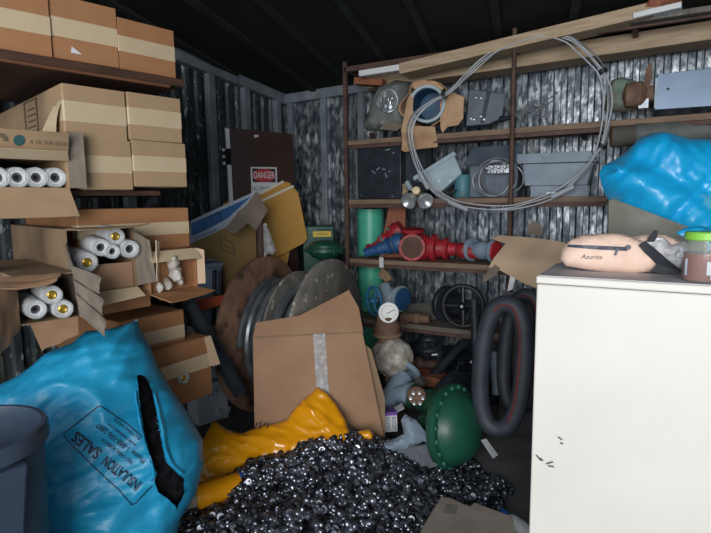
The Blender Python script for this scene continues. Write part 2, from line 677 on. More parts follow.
for px_, w in ((207, 'l'), (242, 'l'), (273, 'l'), (120, 'l'), (294, 'b'), (327, 'b'), (364, 'b')):
    k += 1
    struct(f'trim_{k}', stud(px_, 120, w), 'steel_trim', bevel=0.004)
k += 1
mb = MB().beam((XL + 0.05, YN, ceil_z(XL, YN) - 0.04), (XL + 0.05, YB, ZC - 0.04), 0.06, 0.08)
struct(f'trim_{k}', mb, 'steel_trim')
k += 1
mb = MB().beam((XL, YB - 0.05, ZC - 0.04), (XR, YB - 0.05, ceil_z(XR, YB) - 0.04), 0.06, 0.08)
struct(f'trim_{k}', mb, 'steel_trim')


# ------------------------------------------------------------------ cartons on the left
def az(deg):
    a = math.radians(deg)
    return Vector((math.sin(a), math.cos(a), 0)), Vector((-math.cos(a), math.sin(a), 0))


AZ = 15
UD = P(187, 204, 2.42)


def face_at(px, py, dr=None, azd=AZ, anchor=None, off=0.0):
    """point of the pixel on the upright plane facing the aisle through anchor"""
    e1, e2 = az(azd)
    q = (anchor if anchor is not None else UD) - e2 * off
    return onplane(px, py, q, -e2)


def carton_frame(x0, x1, yt, yb, azd=AZ, anchor=None, off=0.0, xm=None):
    """bottom centre of the front edge, width and height of a front face seen at these pixels"""
    e1, e2 = az(azd)
    xm = (x0 + x1) / 2 if xm is None else xm
    t, b = face_at(xm, yt, azd=azd, anchor=anchor, off=off), face_at(xm, yb, azd=azd, anchor=anchor, off=off)
    ym = (yt + yb) / 2
    l, r = face_at(x0, ym, azd=azd, anchor=anchor, off=off), face_at(x1, ym, azd=azd, anchor=anchor, off=off)
    c = (l + r) / 2
    c.z = b.z
    return c, (r - l).dot(e1), t.z - b.z


def carton(label, x0, x1, yt, yb, azd=AZ, length=0.75, anchor=None, off=0.0, material='tan_cardboard', tape=0.3,
           group=None, xm=None, jit=0.0, zset=None, tape_end=0.06):
    c, w, h = carton_frame(x0, x1, yt, yb, azd, anchor, off, xm)
    if zset is not None:
        h = c.z + h - zset
        c.z = zset
    o = thing('carton', label, 'box', c, (0, 0, math.radians(90 - azd + jit)), group)
    w -= 0.004
    mb = MB()
    g = 0.0025
    # two end flaps meet in the middle of the front face under the tape; the body sits just behind them
    mb.box((0, length / 2 + g, h / 2), (w, length - 2 * g, h))
    part(o, 'body', mb, material, bevel=0.006)
    for s in (0, 1):
        fm = MB().box((0, 0.001, h * (0.25 + 0.5 * s)), (w - 0.008, 0.004, h / 2 - 0.005))
        part(o, 'flap', fm, material, bevel=0.0012)
    if tape:
        tm = MB()
        th = tape * h
        n = 10
        vs = []
        pts = [(-w / 2 - 0.0015, tape_end), (-w / 2 - 0.0015, 0.004), (-w / 2 + 0.004, -0.0025), (w / 2 - 0.004, -0.0025), (w / 2 + 0.0015, 0.004), (w / 2 + 0.0015, tape_end)]
        for x, y in pts:
            vs += [Vector((x, y, h / 2 - th / 2)), Vector((x, y, h / 2 + th / 2))]
        m_ = len(pts)
        for x, y in pts:
            q = Vector((x * 0.985, y + 0.003, 0))
            vs += [Vector((q.x, q.y, h / 2 - th / 2)), Vector((q.x, q.y, h / 2 + th / 2))]
        fs = []
        for i in range(m_ - 1):
            fs.append((2 * i, 2 * i + 2, 2 * i + 3, 2 * i + 1))
        tm.add(vs, fs)
        part(o, 'packing_tape', tm, 'beige_tape')
    return o, w, h


LR = math.radians(90 - AZ)
e1, e2 = az(AZ)
TOPG, MIDG = 'taped cartons on the top plank', 'taped cartons on the middle shelf'
ANC_T = face_at(187, 60)
top_boxes = [carton('brown taped carton at the left end of the top plank, cut by the photo edge', -8, 51, -10, 54, material='orange_cardboard', group=TOPG, jit=-3, xm=26),
             carton('brown carton with clear tape glare, middle one on the top plank', 50, 118, 2, 64, material='orange_cardboard', group=TOPG, jit=-2, xm=90),
             carton('brown taped carton at the right end of the top plank, nearest the wall studs', 117, 176, 24, 74, material='orange_cardboard', group=TOPG, jit=2, xm=148)]
# the clear strip of film and a torn white sticker on the middle carton
o, w, h = top_boxes[1]
part(o, 'sticker', MB().add([(-0.06, -0.004, 0.03), (-0.02, -0.004, 0.03), (-0.055, -0.004, 0.055)], [(0, 1, 2)]), 'white_card', label='torn white corner of a sticker')
o, w, h = carton('tan taped carton with a long printed side, upper left of the middle stack', 63, 127, 87, 140, group=MIDG, length=1.0, tape=0.37, xm=95)
sm = MB()
s0 = -w / 2 - 0.004
for (a, b, z0, z1) in ((0.32, 0.33, 0.06, 0.2), (0.5, 0.51, 0.06, 0.2), (0.32, 0.51, 0.195, 0.2), (0.32, 0.51, 0.06, 0.065)):
    sm.box((s0, (a + b) / 2, (z0 + z1) / 2), (0.001, b - a, z1 - z0))
for i in range(4):
    sm.box((s0, 0.41, 0.085 + i * 0.025), (0.001, 0.12 - 0.02 * (i % 2), 0.006))
part(o, 'printed_panel', sm, 'faded_ink', label='faded printed panel on the long side')
# loose tape end hanging off the left corner
tm = MB()
vs = []
for i in range(7):
    t = i / 6
    vs += [Vector((-w / 2 - 0.005 - 0.05 * t * (1 - t), 0.01 + 0.10 * t * 0.6, h * 0.62 - 0.16 * t)), Vector((-w / 2 - 0.012 - 0.05 * t, 0.08 + 0.09 * t * 0.6, h * 0.60 - 0.13 * t))]
tm.add(vs, [(2 * i, 2 * i + 2, 2 * i + 3, 2 * i + 1) for i in range(6)])
part(o, 'loose_tape', tm, 'beige_tape', label='loose end of tape hanging down')
carton('tan taped carton at the upper right of the middle stack', 127.5, 182, 95, 141.5, group=MIDG, tape=0.36, xm=155)
carton('tan taped carton at the lower middle of the stack, just right of the open carton', 81, 133, 139, 190, group=MIDG, tape=0.33, xm=107)
carton('tan taped carton at the lower right of the middle stack', 132.5, 187, 141.5, 187, group=MIDG, tape=0.33, xm=160)


# filter cartridges and open cartons -------------------------------------------------------------
def roll(label, px, py, r, length, group, azd=AZ, anchor=None, off=0.0, brass=False, tilt=0.0, film=True, pt=None):
    e1, e2 = az(azd)
    p = pt if pt is not None else face_at(px, py, azd=azd, anchor=anchor, off=off)
    o = thing('filter_cartridge', label, 'filter', p, (math.radians(tilt), 0, math.radians(90 - azd)), group)
    mb = MB().ring((0, 0, 0), (0, 1, 0), [(r * 0.45, 0.004), (r * 0.5, 0), (r * 0.9, 0), (r, 0.006), (r, length), (r * 0.45, length)], 28)
    part(o, 'sleeve', mb, 'filter_white')
    if brass:
        mb = MB().lathe((0, 0, 0), (0, -1, 0), [(r * 0.46, -0.02), (r * 0.46, 0.001), (r * 0.34, 0.004), (r * 0.2, 0.001)], 20)
        part(o, 'end_cap', mb, 'brass_cap', label='brass end cap')
    else:
        mb = MB().ring((0, 0.008, 0), (0, 1, 0), [(r * 0.25, 0), (r * 0.46, 0), (r * 0.46, 0.05), (r * 0.25, 0.05)], 20)
        mb.lathe((0, 0.03, 0), (0, 1, 0), [(r * 0.26, 0), (r * 0.26, 0.01)], 16)
        part(o, 'core', mb, 'dark_core', label='dark hollow core')
    if film:
        vs, fs = [], []
        for i in range(25):
            q = 2 * PI * i / 24
            for j, (y, k) in enumerate(((-0.002, 0.62), (-0.006, 0.98), (0.03, 1.06), (length * 0.5, 1.05))):
                kk = k * (1 + 0.05 * noise.noise(Vector((math.cos(q) * 2, y * 30, math.sin(q) * 2 + px))))
                vs.append(Vector((math.cos(q) * r * kk, y, math.sin(q) * r * kk)))
        for i in range(24):
            for j in range(3):
                fs.append((i * 4 + j, i * 4 + 4 + j, i * 4 + 5 + j, i * 4 + 1 + j))
        part(o, 'film', MB().add(vs, fs), 'film_clear', label='clear plastic film')
    return o


def open_carton(label, x0, x1, yt, yb, azd=AZ, length=0.8, anchor=None, off=0.0, material='tan_cardboard', group=None, zset=None):
    c, w, h = carton_frame(x0, x1, yt, yb, azd, anchor, off)
    if zset is not None:
        h = c.z + h - zset
        c.z = zset
    o = thing('open_carton', label, 'box', c, (0, 0, math.radians(90 - azd)), group)
    t = 0.006
    mb = MB()
    mb.box((0, length / 2, t / 2), (w, length, t)).box((0, length / 2, h - t / 2), (w, length, t))
    mb.box((-w / 2 + t / 2, length / 2, h / 2), (t, length, h - 2 * t)).box((w / 2 - t / 2, length / 2, h / 2), (t, length, h - 2 * t))
    mb.box((0, length - t / 2, h / 2), (w - 2 * t, t, h - 2 * t))
    part(o, 'body', mb, material)
    return o, w, h


def flap(o, pts, material, name='flap', label=None, t=0.005, sag=0.0, tear=0.0):
    """a flap of card through local corner points (any 4), finely divided so it can sag"""
    a, b, c, d = [Vector(p) for p in pts]
    n = 10
    nv = (b - a).cross(d - a).normalized()
    vs = []
    for s in (0.5, -0.5):
        for i in range(n + 1):
            for j in range(n + 1):
                u, v = i / n, j / n
                vt = v
                if tear and j == n:
                    vt = v + tear * noise.noise(Vector((u * 9, 3.1, a.x * 7)))
                p = a.lerp(b, u).lerp(d.lerp(c, u), vt)
                p += nv * (s * t + sag * math.sin(PI * u) * v + sag * 0.7 * noise.noise(Vector((u * 3, v * 3, a.z * 5))))
                vs.append(p)
    m_ = (n + 1) ** 2
    fs = []
    for i in range(n):
        for j in range(n):
            q = i * (n + 1) + j
            fs.append((q, q + n + 1, q + n + 2, q + 1))
            fs.append((m_ + q, m_ + q + 1, m_ + q + n + 2, m_ + q + n + 1))
    rim = [i * (n + 1) for i in range(n + 1)] + [n * (n + 1) + j for j in range(1, n + 1)] + \
          [i * (n + 1) + n for i in range(n - 1, -1, -1)] + [j for j in range(n - 1, 0, -1)]
    for i in range(len(rim)):
        p, q = rim[i], rim[(i + 1) % len(rim)]
        fs.append((q, p, p + m_, q + m_))
    return part(o, name, MB().add(vs, fs), material, label=label)


# open carton at the left of the middle stack
o, w, h = open_carton('tan open carton of white filter cartridges at the left edge, on the middle shelf', -14, 69, 156, 189, material='tan_cardboard', off=0.03)
flap(o, [(-w / 2, -0.004, h - 0.003), (w / 2, -0.004, h - 0.003), (w / 2 - 0.01, -0.06, h + 0.088), (-w / 2, -0.06, h + 0.088)], 'tan_cardboard', label='upper flap with printed marks', sag=0.004)
flap(o, [(-w / 2, -0.004, 0.002), (w / 2 - 0.005, -0.004, 0.002), (w / 2 + 0.01, -0.05, -0.105), (-w / 2, -0.05, -0.105)], 'tan_cardboard', label='lower flap folded down', sag=0.004)
flap(o, [(w / 2, -0.002, 0.005), (w / 2, -0.002, h + 0.10), (w / 2 + 0.055, -0.02, h + 0.10), (w / 2 + 0.055, -0.02, 0.005)], 'grey_cardboard', label='side flap folded out', sag=0.002)
flap(o, [(-w / 2, -0.064, h + 0.018), (w / 2 - 0.02, -0.064, h + 0.018), (w / 2, -0.012, h - 0.012), (-w / 2, -0.012, h - 0.012)], 'beige_tape', name='packing_tape', t=0.002)


def upflap(x, z):
    t = z / 0.088
    return Vector((x, -0.004 - 0.056 * t - 0.009, h + z))


RT = rotm(o)
mb = MB()
cx = w / 2 - 0.17
for k_ in range(24):
    a, b = 2 * PI * k_ / 24, 2 * PI * (k_ + 1) / 24
    mb.add([upflap(cx + math.cos(a) * .018, .05 + math.sin(a) * .018), upflap(cx + math.cos(b) * .018, .05 + math.sin(b) * .018), upflap(cx, .05)], [(0, 1, 2)])
lg = part(o, 'round_mark', mb, 'teal_ink', label='round teal printed mark')
mb = MB()
for k_ in range(12):
    a, b = PI * k_ / 12, PI * (k_ + 1) / 12
    for r0, r1 in ((0.012, 0.026),):
        mb.add([upflap(cx - .06 + math.cos(a) * r0, .044 + math.sin(a) * r0), upflap(cx - .06 + math.cos(a) * r1, .044 + math.sin(a) * r1),
                upflap(cx - .06 + math.cos(b) * r1, .044 + math.sin(b) * r1), upflap(cx - .06 + math.cos(b) * r0, .044 + math.sin(b) * r0)], [(0, 1, 2, 3)])
part(o, 'fan_mark', mb, 'faded_ink', label='grey fan-shaped printed mark')
part(o, 'lettering', text_mb('A FILTER BOX', 0.02, lambda x, y: upflap(cx + 0.095 + x, 0.047 + y)), 'faded_ink')
SG = 'white filter cartridges in the open carton on the middle shelf'
ORD = ['leftmost white cartridge in the middle shelf carton, cut by the photo edge', 'second white cartridge from the left in the middle shelf carton',
       'third white cartridge from the left in the middle shelf carton', 'rightmost white cartridge in the middle shelf carton, beside the side flap']
for i, px_ in enumerate((-2.5, 17.5, 36.5, 55.5)):
    roll(ORD[i], px_, 177.5, 0.0385, 0.7, SG, off=0.012)

# the lower cartons stand more square to the wall
ANC_L = P(190, 230, 2.5)
carton('orange brown taped carton below the middle shelf, above the cartridges', 77, 190, 208, 250, azd=14, anchor=ANC_L, length=0.7, material='orange_cardboard', tape=0.3, xm=150)
EG = 'cartons at the bottom left'
ANC_E = P(212, 380, 2.72)
zE2 = None
oE2, w, h = carton('torn orange brown carton low by the blue bag, with a cartridge poking out', 146, 212, 341, 402, azd=4, anchor=ANC_E, length=0.6, material='orange_cardboard', tape=0, xm=190)
flap(oE2, [(-w / 2, -0.006, h * 0.72), (w / 2 - 0.01, -0.006, h * 0.72), (w / 2 + 0.01, -0.02, h * 0.5), (-w / 2, -0.012, h * 0.5)], 'beige_tape', name='packing_tape', t=0.003, tear=0.08)
flap(oE2, [(w / 2 - 0.04, -0.004, h), (w / 2 + 0.0, -0.004, h), (w / 2 + 0.03, -0.03, h * 0.5), (w / 2 - 0.02, -0.02, h * 0.5)], 'pale_cardboard', label='torn corner of pale card', tear=0.1)
roll('small wrapped cartridge poking out of the torn carton by the blue bag', 184, 378, 0.03, 0.3, None, azd=4, anchor=ANC_E, off=0.012, brass=True)
carton('orange brown taped carton above the torn one, behind the blue bag', 118, 186, 314, 358, azd=8, anchor=P(186, 330, 2.62), length=0.62, material='orange_cardboard', tape=0.3, xm=160, jit=1)
carton('orange brown taped carton under the big cartridge carton, partly behind the blue bag', 82, 151, 268, 312, azd=8, anchor=P(151, 285, 2.36), length=0.62, material='orange_cardboard', tape=0.32, xm=120)

# open carton with shrink-wrapped goods
ANC_O = P(206, 275, 2.47)
o, w, h = open_carton('small open orange carton with film wrapped goods, under the taped carton', 149, 197, 250, 292, azd=8, anchor=ANC_O, length=0.5, material='orange_cardboard')
flap(o, [(-w / 2, -0.003, 0.003), (w / 2, -0.003, 0.003), (w / 2 + 0.02, -0.10, -0.005), (-w / 2 + 0.02, -0.12, -0.02)], 'orange_cardboard', label='front flap hanging open', sag=0.006)
flap(o, [(-w / 2, 0.0, h), (w / 2, 0.0, h), (w / 2, -0.03, h - 0.045), (-w / 2, -0.03, h - 0.045)], 'beige_tape', name='packing_tape', t=0.003)
flap(o, [(w / 2, -0.002, 0.02), (w / 2, -0.002, h), (w / 2 + 0.03, -0.02, h - 0.01), (w / 2 + 0.03, -0.02, 0.02)], 'pale_cardboard', label='pale side flap')
part(o, 'backing_card', MB().box((0, 0.03, h / 2 - 0.01), (w - 0.016, 0.008, h - 0.03)), 'orange_cardboard')
cpt = rotm(o) @ Vector((-0.01, -0.01, h * 0.45))
mb = MB()
for i, (x, z, r) in enumerate(((0, 0.045, 0.03), (0.01, 0.0, 0.034), (-0.03, -0.045, 0.024), (-0.065, -0.055, 0.02), (0.03, -0.035, 0.02))):
    n0 = len(mb.v)
    q = cpt + e1 * x + Vector((0, 0, z))
    mb.sphere(q, r, 18, 12, (1, 0.7, 1.2))
    for j in range(n0, len(mb.v)):
        d_ = mb.v[j] - q
        mb.v[j] = q + d_ * (1 + 0.35 * noise.noise(mb.v[j] * 45))
solo('wrapped_goods', 'crumpled clear film bundle in the small open orange carton', 'plastic wrap', mb, 'white_wrap')

# big carton of cartridges (centre left)
ANC_C = P(140, 255, 2.2)
o, w, h = open_carton('long open carton of wrapped cartridges, its dark side towards the left edge', 67, 136, 228, 292, azd=16, anchor=ANC_C, length=0.85, material='dull_cardboard')
flap(o, [(-w / 2, -0.004, h), (w / 2 - 0.02, -0.004, h), (w / 2 + 0.03, -0.09, h + 0.012), (-w / 2 + 0.02, -0.12, h + 0.0)], 'dull_cardboard', label='upper flap reaching over the cartridges', sag=0.006)
flap(o, [(-w / 2 + 0.03, -0.004, 0.003), (w / 2, -0.004, 0.003), (w / 2 + 0.01, -0.05, -0.03), (-w / 2 + 0.04, -0.06, -0.05)], 'beige_tape', name='packing_tape', t=0.003)
part(o, 'inner_card', MB().box((0.02, 0.02, 0.055), (w - 0.06, 0.006, 0.11)), 'brown_cardboard', label='brown card inside the mouth')
flap(o, [(w / 2, 0.0, 0.01), (w / 2, 0.0, h - 0.02), (w / 2 + 0.05, -0.03, h - 0.06), (w / 2 + 0.07, -0.03, 0.02)], 'grey_cardboard', label='grey side flap', sag=0.012)
flap(o, [(w / 2 + 0.072, -0.03, 0.02), (w / 2 + 0.077, -0.03, h - 0.06), (w / 2 + 0.105, -0.01, h - 0.07), (w / 2 + 0.09, -0.01, 0.02)], 'beige_tape', name='packing_tape', t=0.003, sag=0.004)
flap(o, [(-w / 2, -0.004, 0.0), (-w / 2, -0.004, h - 0.05), (-w / 2 - 0.02, -0.10, h - 0.1), (-w / 2 + 0.01, -0.1, -0.03)], 'grey_cardboard', label='grey flap at the near corner', sag=0.01)
CG = 'wrapped cartridges in the long dark carton'
for lb, px_, py_, rr, br, of in (
        ('cartridge with a brass cap, nearest one in the long dark carton', 87, 262.5, 0.040, True, 0.02),
        ('cartridge with a brass cap, topmost in the long dark carton', 115.5, 236.5, 0.036, True, 0.012),
        ('cartridge with a dark core between the two brass capped ones', 101, 247.5, 0.036, False, 0.015),
        ('small cartridge at the middle of the bunch in the long dark carton', 112.5, 251.5, 0.030, False, 0.02),
        ('cartridge with torn film at the right of the long dark carton', 130, 249, 0.0375, False, 0.02),
        ('short cartridge low at the near corner of the long dark carton', 77.5, 275, 0.025, False, 0.012)):
    roll(lb, px_, py_, rr, 0.5, CG, azd=16, anchor=ANC_C, off=of, brass=br, tilt=4)

# lower left carton with three rolls
ANC_D = P(80, 310, 1.95)
o, w, h = open_carton('ragged open carton of three film wrapped cartridges, lower left', 16, 82, 274, 322, azd=16, anchor=ANC_D, length=0.7, material='dull_cardboard')
flap(o, [(-w / 2 + 0.035, -0.003, 0.003), (w / 2 - 0.02, -0.003, 0.003), (w / 2 - 0.04, -0.06, -0.05), (-w / 2 + 0.05, -0.06, -0.085)], 'brown_cardboard', label='brown lower flap', sag=0.004, tear=0.06)
flap(o, [(-w / 2, -0.003, -0.01), (-w / 2, -0.003, h), (-w / 2 - 0.11, -0.10, h - 0.05), (-w / 2 - 0.09, -0.09, -0.08)], 'brown_cardboard', label='brown left flap', sag=0.012)
flap(o, [(-w / 2 - 0.05, -0.003, h), (w / 2 - 0.06, -0.003, h), (w / 2 - 0.1, -0.08, h - 0.015), (-w / 2 - 0.06, -0.1, h - 0.02)], 'brown_cardboard', label='upper flap', sag=0.012)
for i, (a0, z0, zz) in enumerate(((0.0, h + 0.0, 0.03), (0.004, h * 0.7, 0.0), (0.01, h * 0.42, -0.03))):
    flap(o, [(w / 2 - 0.03, -0.004 - 0.012 * i, z0 + 0.025), (w / 2 - 0.02, -0.004 - 0.012 * i, z0 - 0.06), (w / 2 + 0.05, -0.04 - 0.012 * i, z0 - 0.12 + zz), (w / 2 + 0.055, -0.04 - 0.012 * i, z0 - 0.05 + zz)],
         'grey_cardboard', name='torn_flap', label='grey torn strip of card', sag=0.012, tear=0.12)
DG = 'film wrapped cartridges in the ragged lower carton'
for lb, px_, py_, br in (('topmost of the three cartridges in the ragged lower carton, brass capped', 52, 295, True),
                         ('left of the three cartridges in the ragged lower carton', 36, 309.5, False),
                         ('right of the three cartridges in the ragged lower carton', 63, 309, True)):
    roll(lb, px_, py_, 0.0345, 0.45, DG, azd=16, anchor=ANC_D, off=0.012, brass=br, tilt=3)
carton('pale carton at the far left edge, behind the blue bag', -22, 6, 358, 390, azd=16, anchor=P(6, 370, 2.0), length=0.4, material='pale_cardboard', tape=0)

# ------------------------------------------------------------------ left rack
rk = thing('plank_rack', 'dark timber and steel rack along the left wall, loaded with cartons', 'rack', (UD.x, UD.y, 0), (0, 0, LR))
RI = rotm(rk).inverted()
zt = top_boxes[1][0].location.z
zts = [b[0].location.z for b in top_boxes]


def lx(px, py, off=0.0):
    return RI @ face_at(px, py, off=off)


xa, xb = lx(-60, 60).x, lx(180, 80).x
za, zb = lx(0, 54).z, lx(176, 75).z
part(rk, 'shelf', MB().box(((xa + xb) / 2, 0.42, zt - 0.022), (xb - xa, 0.9, 0.03)), 'dark_timber', label='dark timber top plank')
part(rk, 'edge_board', MB().box(((xa + xb) / 2 - 0.03, -0.012, zt - 0.03), (xb - xa - 0.06, 0.022, 0.036)), 'brown_timber', label='brown front board')
zm = lx(107, 190).z
part(rk, 'shelf', MB().box(((xa + xb) / 2 - 0.05, 0.45, zm - 0.012), (xb - xa - 0.1, 0.8, 0.02)), 'dark_timber', label='dark middle shelf')
zl = lx(140, 312).z - 0.12
part(rk, 'post', MB().box((xb - 0.08, 0.76, zt / 2), (0.05, 0.05, zt)), 'dark_iron')
part(rk, 'post', MB().box((xa + 0.05, 0.76, zt / 2), (0.05, 0.05, zt)), 'dark_iron')
part(rk, 'post', MB().box((xa + 0.05, 0.03, zt / 2 - 0.02), (0.05, 0.05, zt - 0.04)), 'dark_iron')
for zz in (zt - 0.06, zm - 0.04):
    part(rk, 'bracket', MB().beam((xb - 0.08, 0.76, zz - 0.3), (xb - 0.08, 0.15, zz), 0.03, 0.03), 'dark_iron')
zlow = 0.0
zlow = oE2.location.z - 0.017
part(rk, 'shelf', MB().box((-0.36, 0.42, zlow), (0.7, 0.6, 0.03)), 'dark_timber', label='dark low shelf')


# ------------------------------------------------------------------ standing against the back left corner
def fdir(px, py=230):
    """horizontal direction from the place of a pixel back to the viewer"""
    r = ray(px, py)
    return Vector((-r.x, -r.y, 0)).normalized()


def rotz(v, deg):
    a = math.radians(deg)
    return Vector((v.x * math.cos(a) - v.y * math.sin(a), v.x * math.sin(a) + v.y * math.cos(a), v.z))


def to_floor(fr, x):
    """plane y of the floor under plane x"""
    return (0.0 - fr.q.z) / fr.ey.z if abs(fr.ey.z) > 1e-6 else 0


# brown laminate panel with the danger sign
n_ = rotz(fdir(262), 14)
fr = Frame(P(262, 165, 4.12), n_)
tl, tr, br_ = fr.px(229, 128), fr.px(292, 134), fr.px(296, 190)
fy = to_floor(fr, 0)
dx = (br_.x - tr.x) / (br_.y - tr.y)
poly = [Vector((tl.x + 0.03, fy)), Vector((tr.x + 0.03, fy)), tr, tl]
pn = thing('laminate_panel', 'dark brown laminate door panel with a danger sign, leaning in the back corner', 'panel', fr.w((tl.x + tr.x) / 2, fy))
part(pn, 'board', blob(fr, poly, 0.3, 0.03, slab=True), 'brown_laminate', world=True)
ed = [Vector((tl.x - 0.002, tl.y - 0.01)), Vector((tl.x - 0.032, tl.y)), Vector((tl.x + 0.0, fy)), Vector((tl.x + 0.028, fy))]
part(pn, 'edge_strip', blob(fr, ed, 0.4, 0.034, slab=True), 'white_card', label='white edge strip', world=True)
q = fr.px(227, 157)
lk = part(pn, 'lock_plate', MB().add([], []).box(fr.w(q.x, q.y, 0.02), (0.05, 0.02, 0.12)), 'black_plastic', world=True)
mb = MB()
for dy in (-0.05, 0, 0.05):
    mb.cyl(fr.w(q.x - 0.03, q.y + dy, 0.02), fr.w(q.x - 0.03, q.y + dy, 0.035), 0.012, seg=12)
part(pn, 'screw', mb, 'chrome', world=True)
q = fr.px(255, 136.5)
part(pn, 'badge', MB().box(fr.w(q.x, q.y, 0.02), (0.05, 0.012, 0.02)), 'white_card', world=True)
s0, s1 = fr.px(250, 167), fr.px(277, 200)
c = (s0 + s1) / 2
sw, sh = s1.x - s0.x, s0.y - s1.y


def srect(x0, y0, x1, y1, h):
    mb = MB()
    return mb.add([fr.w(x0, y0, h), fr.w(x1, y0, h), fr.w(x1, y1, h), fr.w(x0, y1, h)], [(0, 1, 2, 3)])


sg = part(pn, 'danger_sign', blob(fr, [Vector((s0.x, s1.y)), s1, Vector((s1.x, s0.y)), s0], 0.2, 0.004, slab=True, bend=lambda x, y: 0.018), 'white_card', label='white danger sign', world=True)
hy = s0.y - 0.46 * sh
part(pn, 'header', srect(s0.x + 0.012, hy, s1.x - 0.012, s0.y - 0.012, 0.0205), 'sign_black', parent=sg, world=True)
mb = MB()
cy = (hy + s0.y - 0.012) / 2
vs = [fr.w(c.x + math.cos(2 * PI * i / 32) * sw * 0.44, cy + math.sin(2 * PI * i / 32) * sh * 0.2, 0.0215) for i in range(32)]
mb.add(vs, [tuple(range(32))])
part(pn, 'oval', mb, 'sign_red', parent=sg, world=True)
part(pn, 'lettering', text_mb('DANGER', 0.075, lambda x, y: fr.w(c.x + x, cy + y, 0.0225), xs=0.56, bold=0.01), 'white_card', parent=sg, label='white lettering', world=True)
part(pn, 'wording', text_mb('NO SMOKING', 0.045, lambda x, y: fr.w(c.x + x, hy - 0.05 + y, 0.021), xs=0.7), 'sign_black', parent=sg, label='black lettering', world=True)


# foam boards and kraft sheets leaning left of the reel
def leaning(name, label, cat, pxs, d, qpx, material, t, yaw=0, group=None, off=0.0, step=0.08, wob=0.0, floor=True, edge=None, tilt=0.12):
    n2 = rotz(fdir(qpx[0]), yaw)
    n2 = Vector((n2.x, n2.y, tilt)).normalized()
    f2 = Frame(P(qpx[0], qpx[1], d), n2)
    pl = [f2.px(*p) for p in pxs]
    if floor:
        fy2 = (0.004 - f2.q.z) / f2.ey.z
        xl2, xr2 = f2.px(212, 250).x, f2.px(258, 250).x
        lo_ = [Vector((floor[i], 0)) for i in (0, 1)] if isinstance(floor, tuple) else None
        x0, x1 = min(p.x for p in pl), max(p.x for p in pl)
        pl = pl + [Vector((xr2, fy2)), Vector((xl2, fy2))]
    mb_ = blob(f2, pl, step, t, slab=True, wob=wob, bend=(lambda x, y: off))
    return f2, pl, mb_


YG = 'yellow boards leaning left of the cable reel'
f2, pl, mb = leaning('b', '', '', [(196, 262), (200, 240), (247, 208), (293, 187.5), (298, 193), (307, 238), (304, 243), (274, 259)], 4.02, (250, 230), 'foam_yellow', 0.03, yaw=14)
bd = thing('foam_board', 'front yellow foam board with rounded corner, largest of the leaning boards', 'board', f2.w(0, (0.004 - f2.q.z) / f2.ey.z), group=YG)
part(bd, 'board', mb, 'foam_yellow', world=True, bevel=0.004)
a, b = f2.px(249, 207.5), f2.px(293, 187.0)
mb = MB().beam(f2.w(a.x, a.y + 0.006, -0.0), f2.w(b.x, b.y + 0.006, -0.0), 0.034, 0.018, f2.ey)
part(bd, 'edge', mb, 'foam_white', label='white top edge', world=True)
for lb, off_, pxs, ea, eb in (
        ('second yellow foam board, just behind the front one', -0.055, [(238, 222), (240, 206), (284, 180), (292, 182), (296, 200), (296, 225)], (243, 203), (285, 181)),
        ('back yellow foam board, reaching highest in front of the danger sign', -0.11, [(225, 225), (226, 202), (276, 175), (281, 174.5), (284, 178), (288, 200), (288, 220)], None, None)):
    f3, pl, mb = leaning('b', '', '', pxs, 4.02, (250, 230), 'foam_yellow', 0.03, yaw=14, off=off_)
    bd = thing('foam_board', lb, 'board', f3.w(0.02, (0.004 - f3.q.z) / f3.ey.z, off_), group=YG)
    part(bd, 'board', mb, 'foam_yellow', world=True, bevel=0.004)
    if ea:
        a, b = f3.px(*ea), f3.px(*eb)
        part(bd, 'edge', MB().beam(f3.w(a.x, a.y + 0.003, off_), f3.w(b.x, b.y + 0.003, off_), 0.034, 0.018, f3.ey), 'foam_white', label='white top edge', world=True)
# the big kraft sheet in front, below the blue print
f4, pl, mb = leaning('k', '', '', [(182, 268), (184, 243), (214, 231), (246, 212), (262, 205), (270, 258)], 3.86, (225, 240), 'kraft_yellow', 0.02, yaw=14)
ks = thing('kraft_sheet', 'large dull yellow kraft sheet under the blue printed sheet', 'board', f4.w(0, (0.004 - f4.q.z) / f4.ey.z))
part(ks, 'board', mb, 'kraft_yellow', world=True)
mb = MB()
for a, b in (((219, 237), (232, 243)), ((232, 243), (235, 255)), ((235, 255), (222, 250)), ((222, 250), (219, 237)), ((224, 246), (233, 250))):
    a, b = f4.px(*a), f4.px(*b)
    mb.beam(f4.w(a.x, a.y, 0.0115), f4.w(b.x, b.y, 0.0115), 0.002, 0.007, f4.ey)
part(ks, 'mark', mb, 'faded_ink', label='hand drawn box mark', world=True)
# blue printed sheet
f5 = f4
pl = [f5.px(*p) for p in ((189, 244), (190, 221), (216, 209), (256, 191), (254, 204), (228, 226), (212, 234))]
ps = thing('printed_sheet', 'blue and white printed foam sheet wrapped in film, above the kraft sheet', 'board', f5.w(pl[0].x, pl[0].y, 0.03))
part(ps, 'board', blob(f5, pl, 0.08, 0.02, slab=True, bend=lambda x, y: 0.025), 'pale_print', world=True, label='white border')
pl2 = [f5.px(*p) for p in ((190.5, 237), (190.5, 224), (216, 212.5), (250, 197), (238, 208), (226, 219), (212, 227))]
part(ps, 'print', blob(f5, pl2, 0.08, 0.002, slab=True, bend=lambda x, y: 0.0365), 'blue_print', world=True, label='blue printed face')
mb = MB()
for a, b in (((209, 216), (218, 213)), ((218, 213), (221, 220)), ((221, 220), (212, 223)), ((212, 223), (209, 216))):
    a, b = f5.px(*a), f5.px(*b)
    mb.beam(f5.w(a.x, a.y, 0.0385), f5.w(b.x, b.y, 0.0385), 0.002, 0.005, f5.ey)
part(ps, 'mark', mb, 'text_navy', world=True)
a, b = f5.px(192, 240), f5.px(216, 230)
dd = (b - a).normalized()
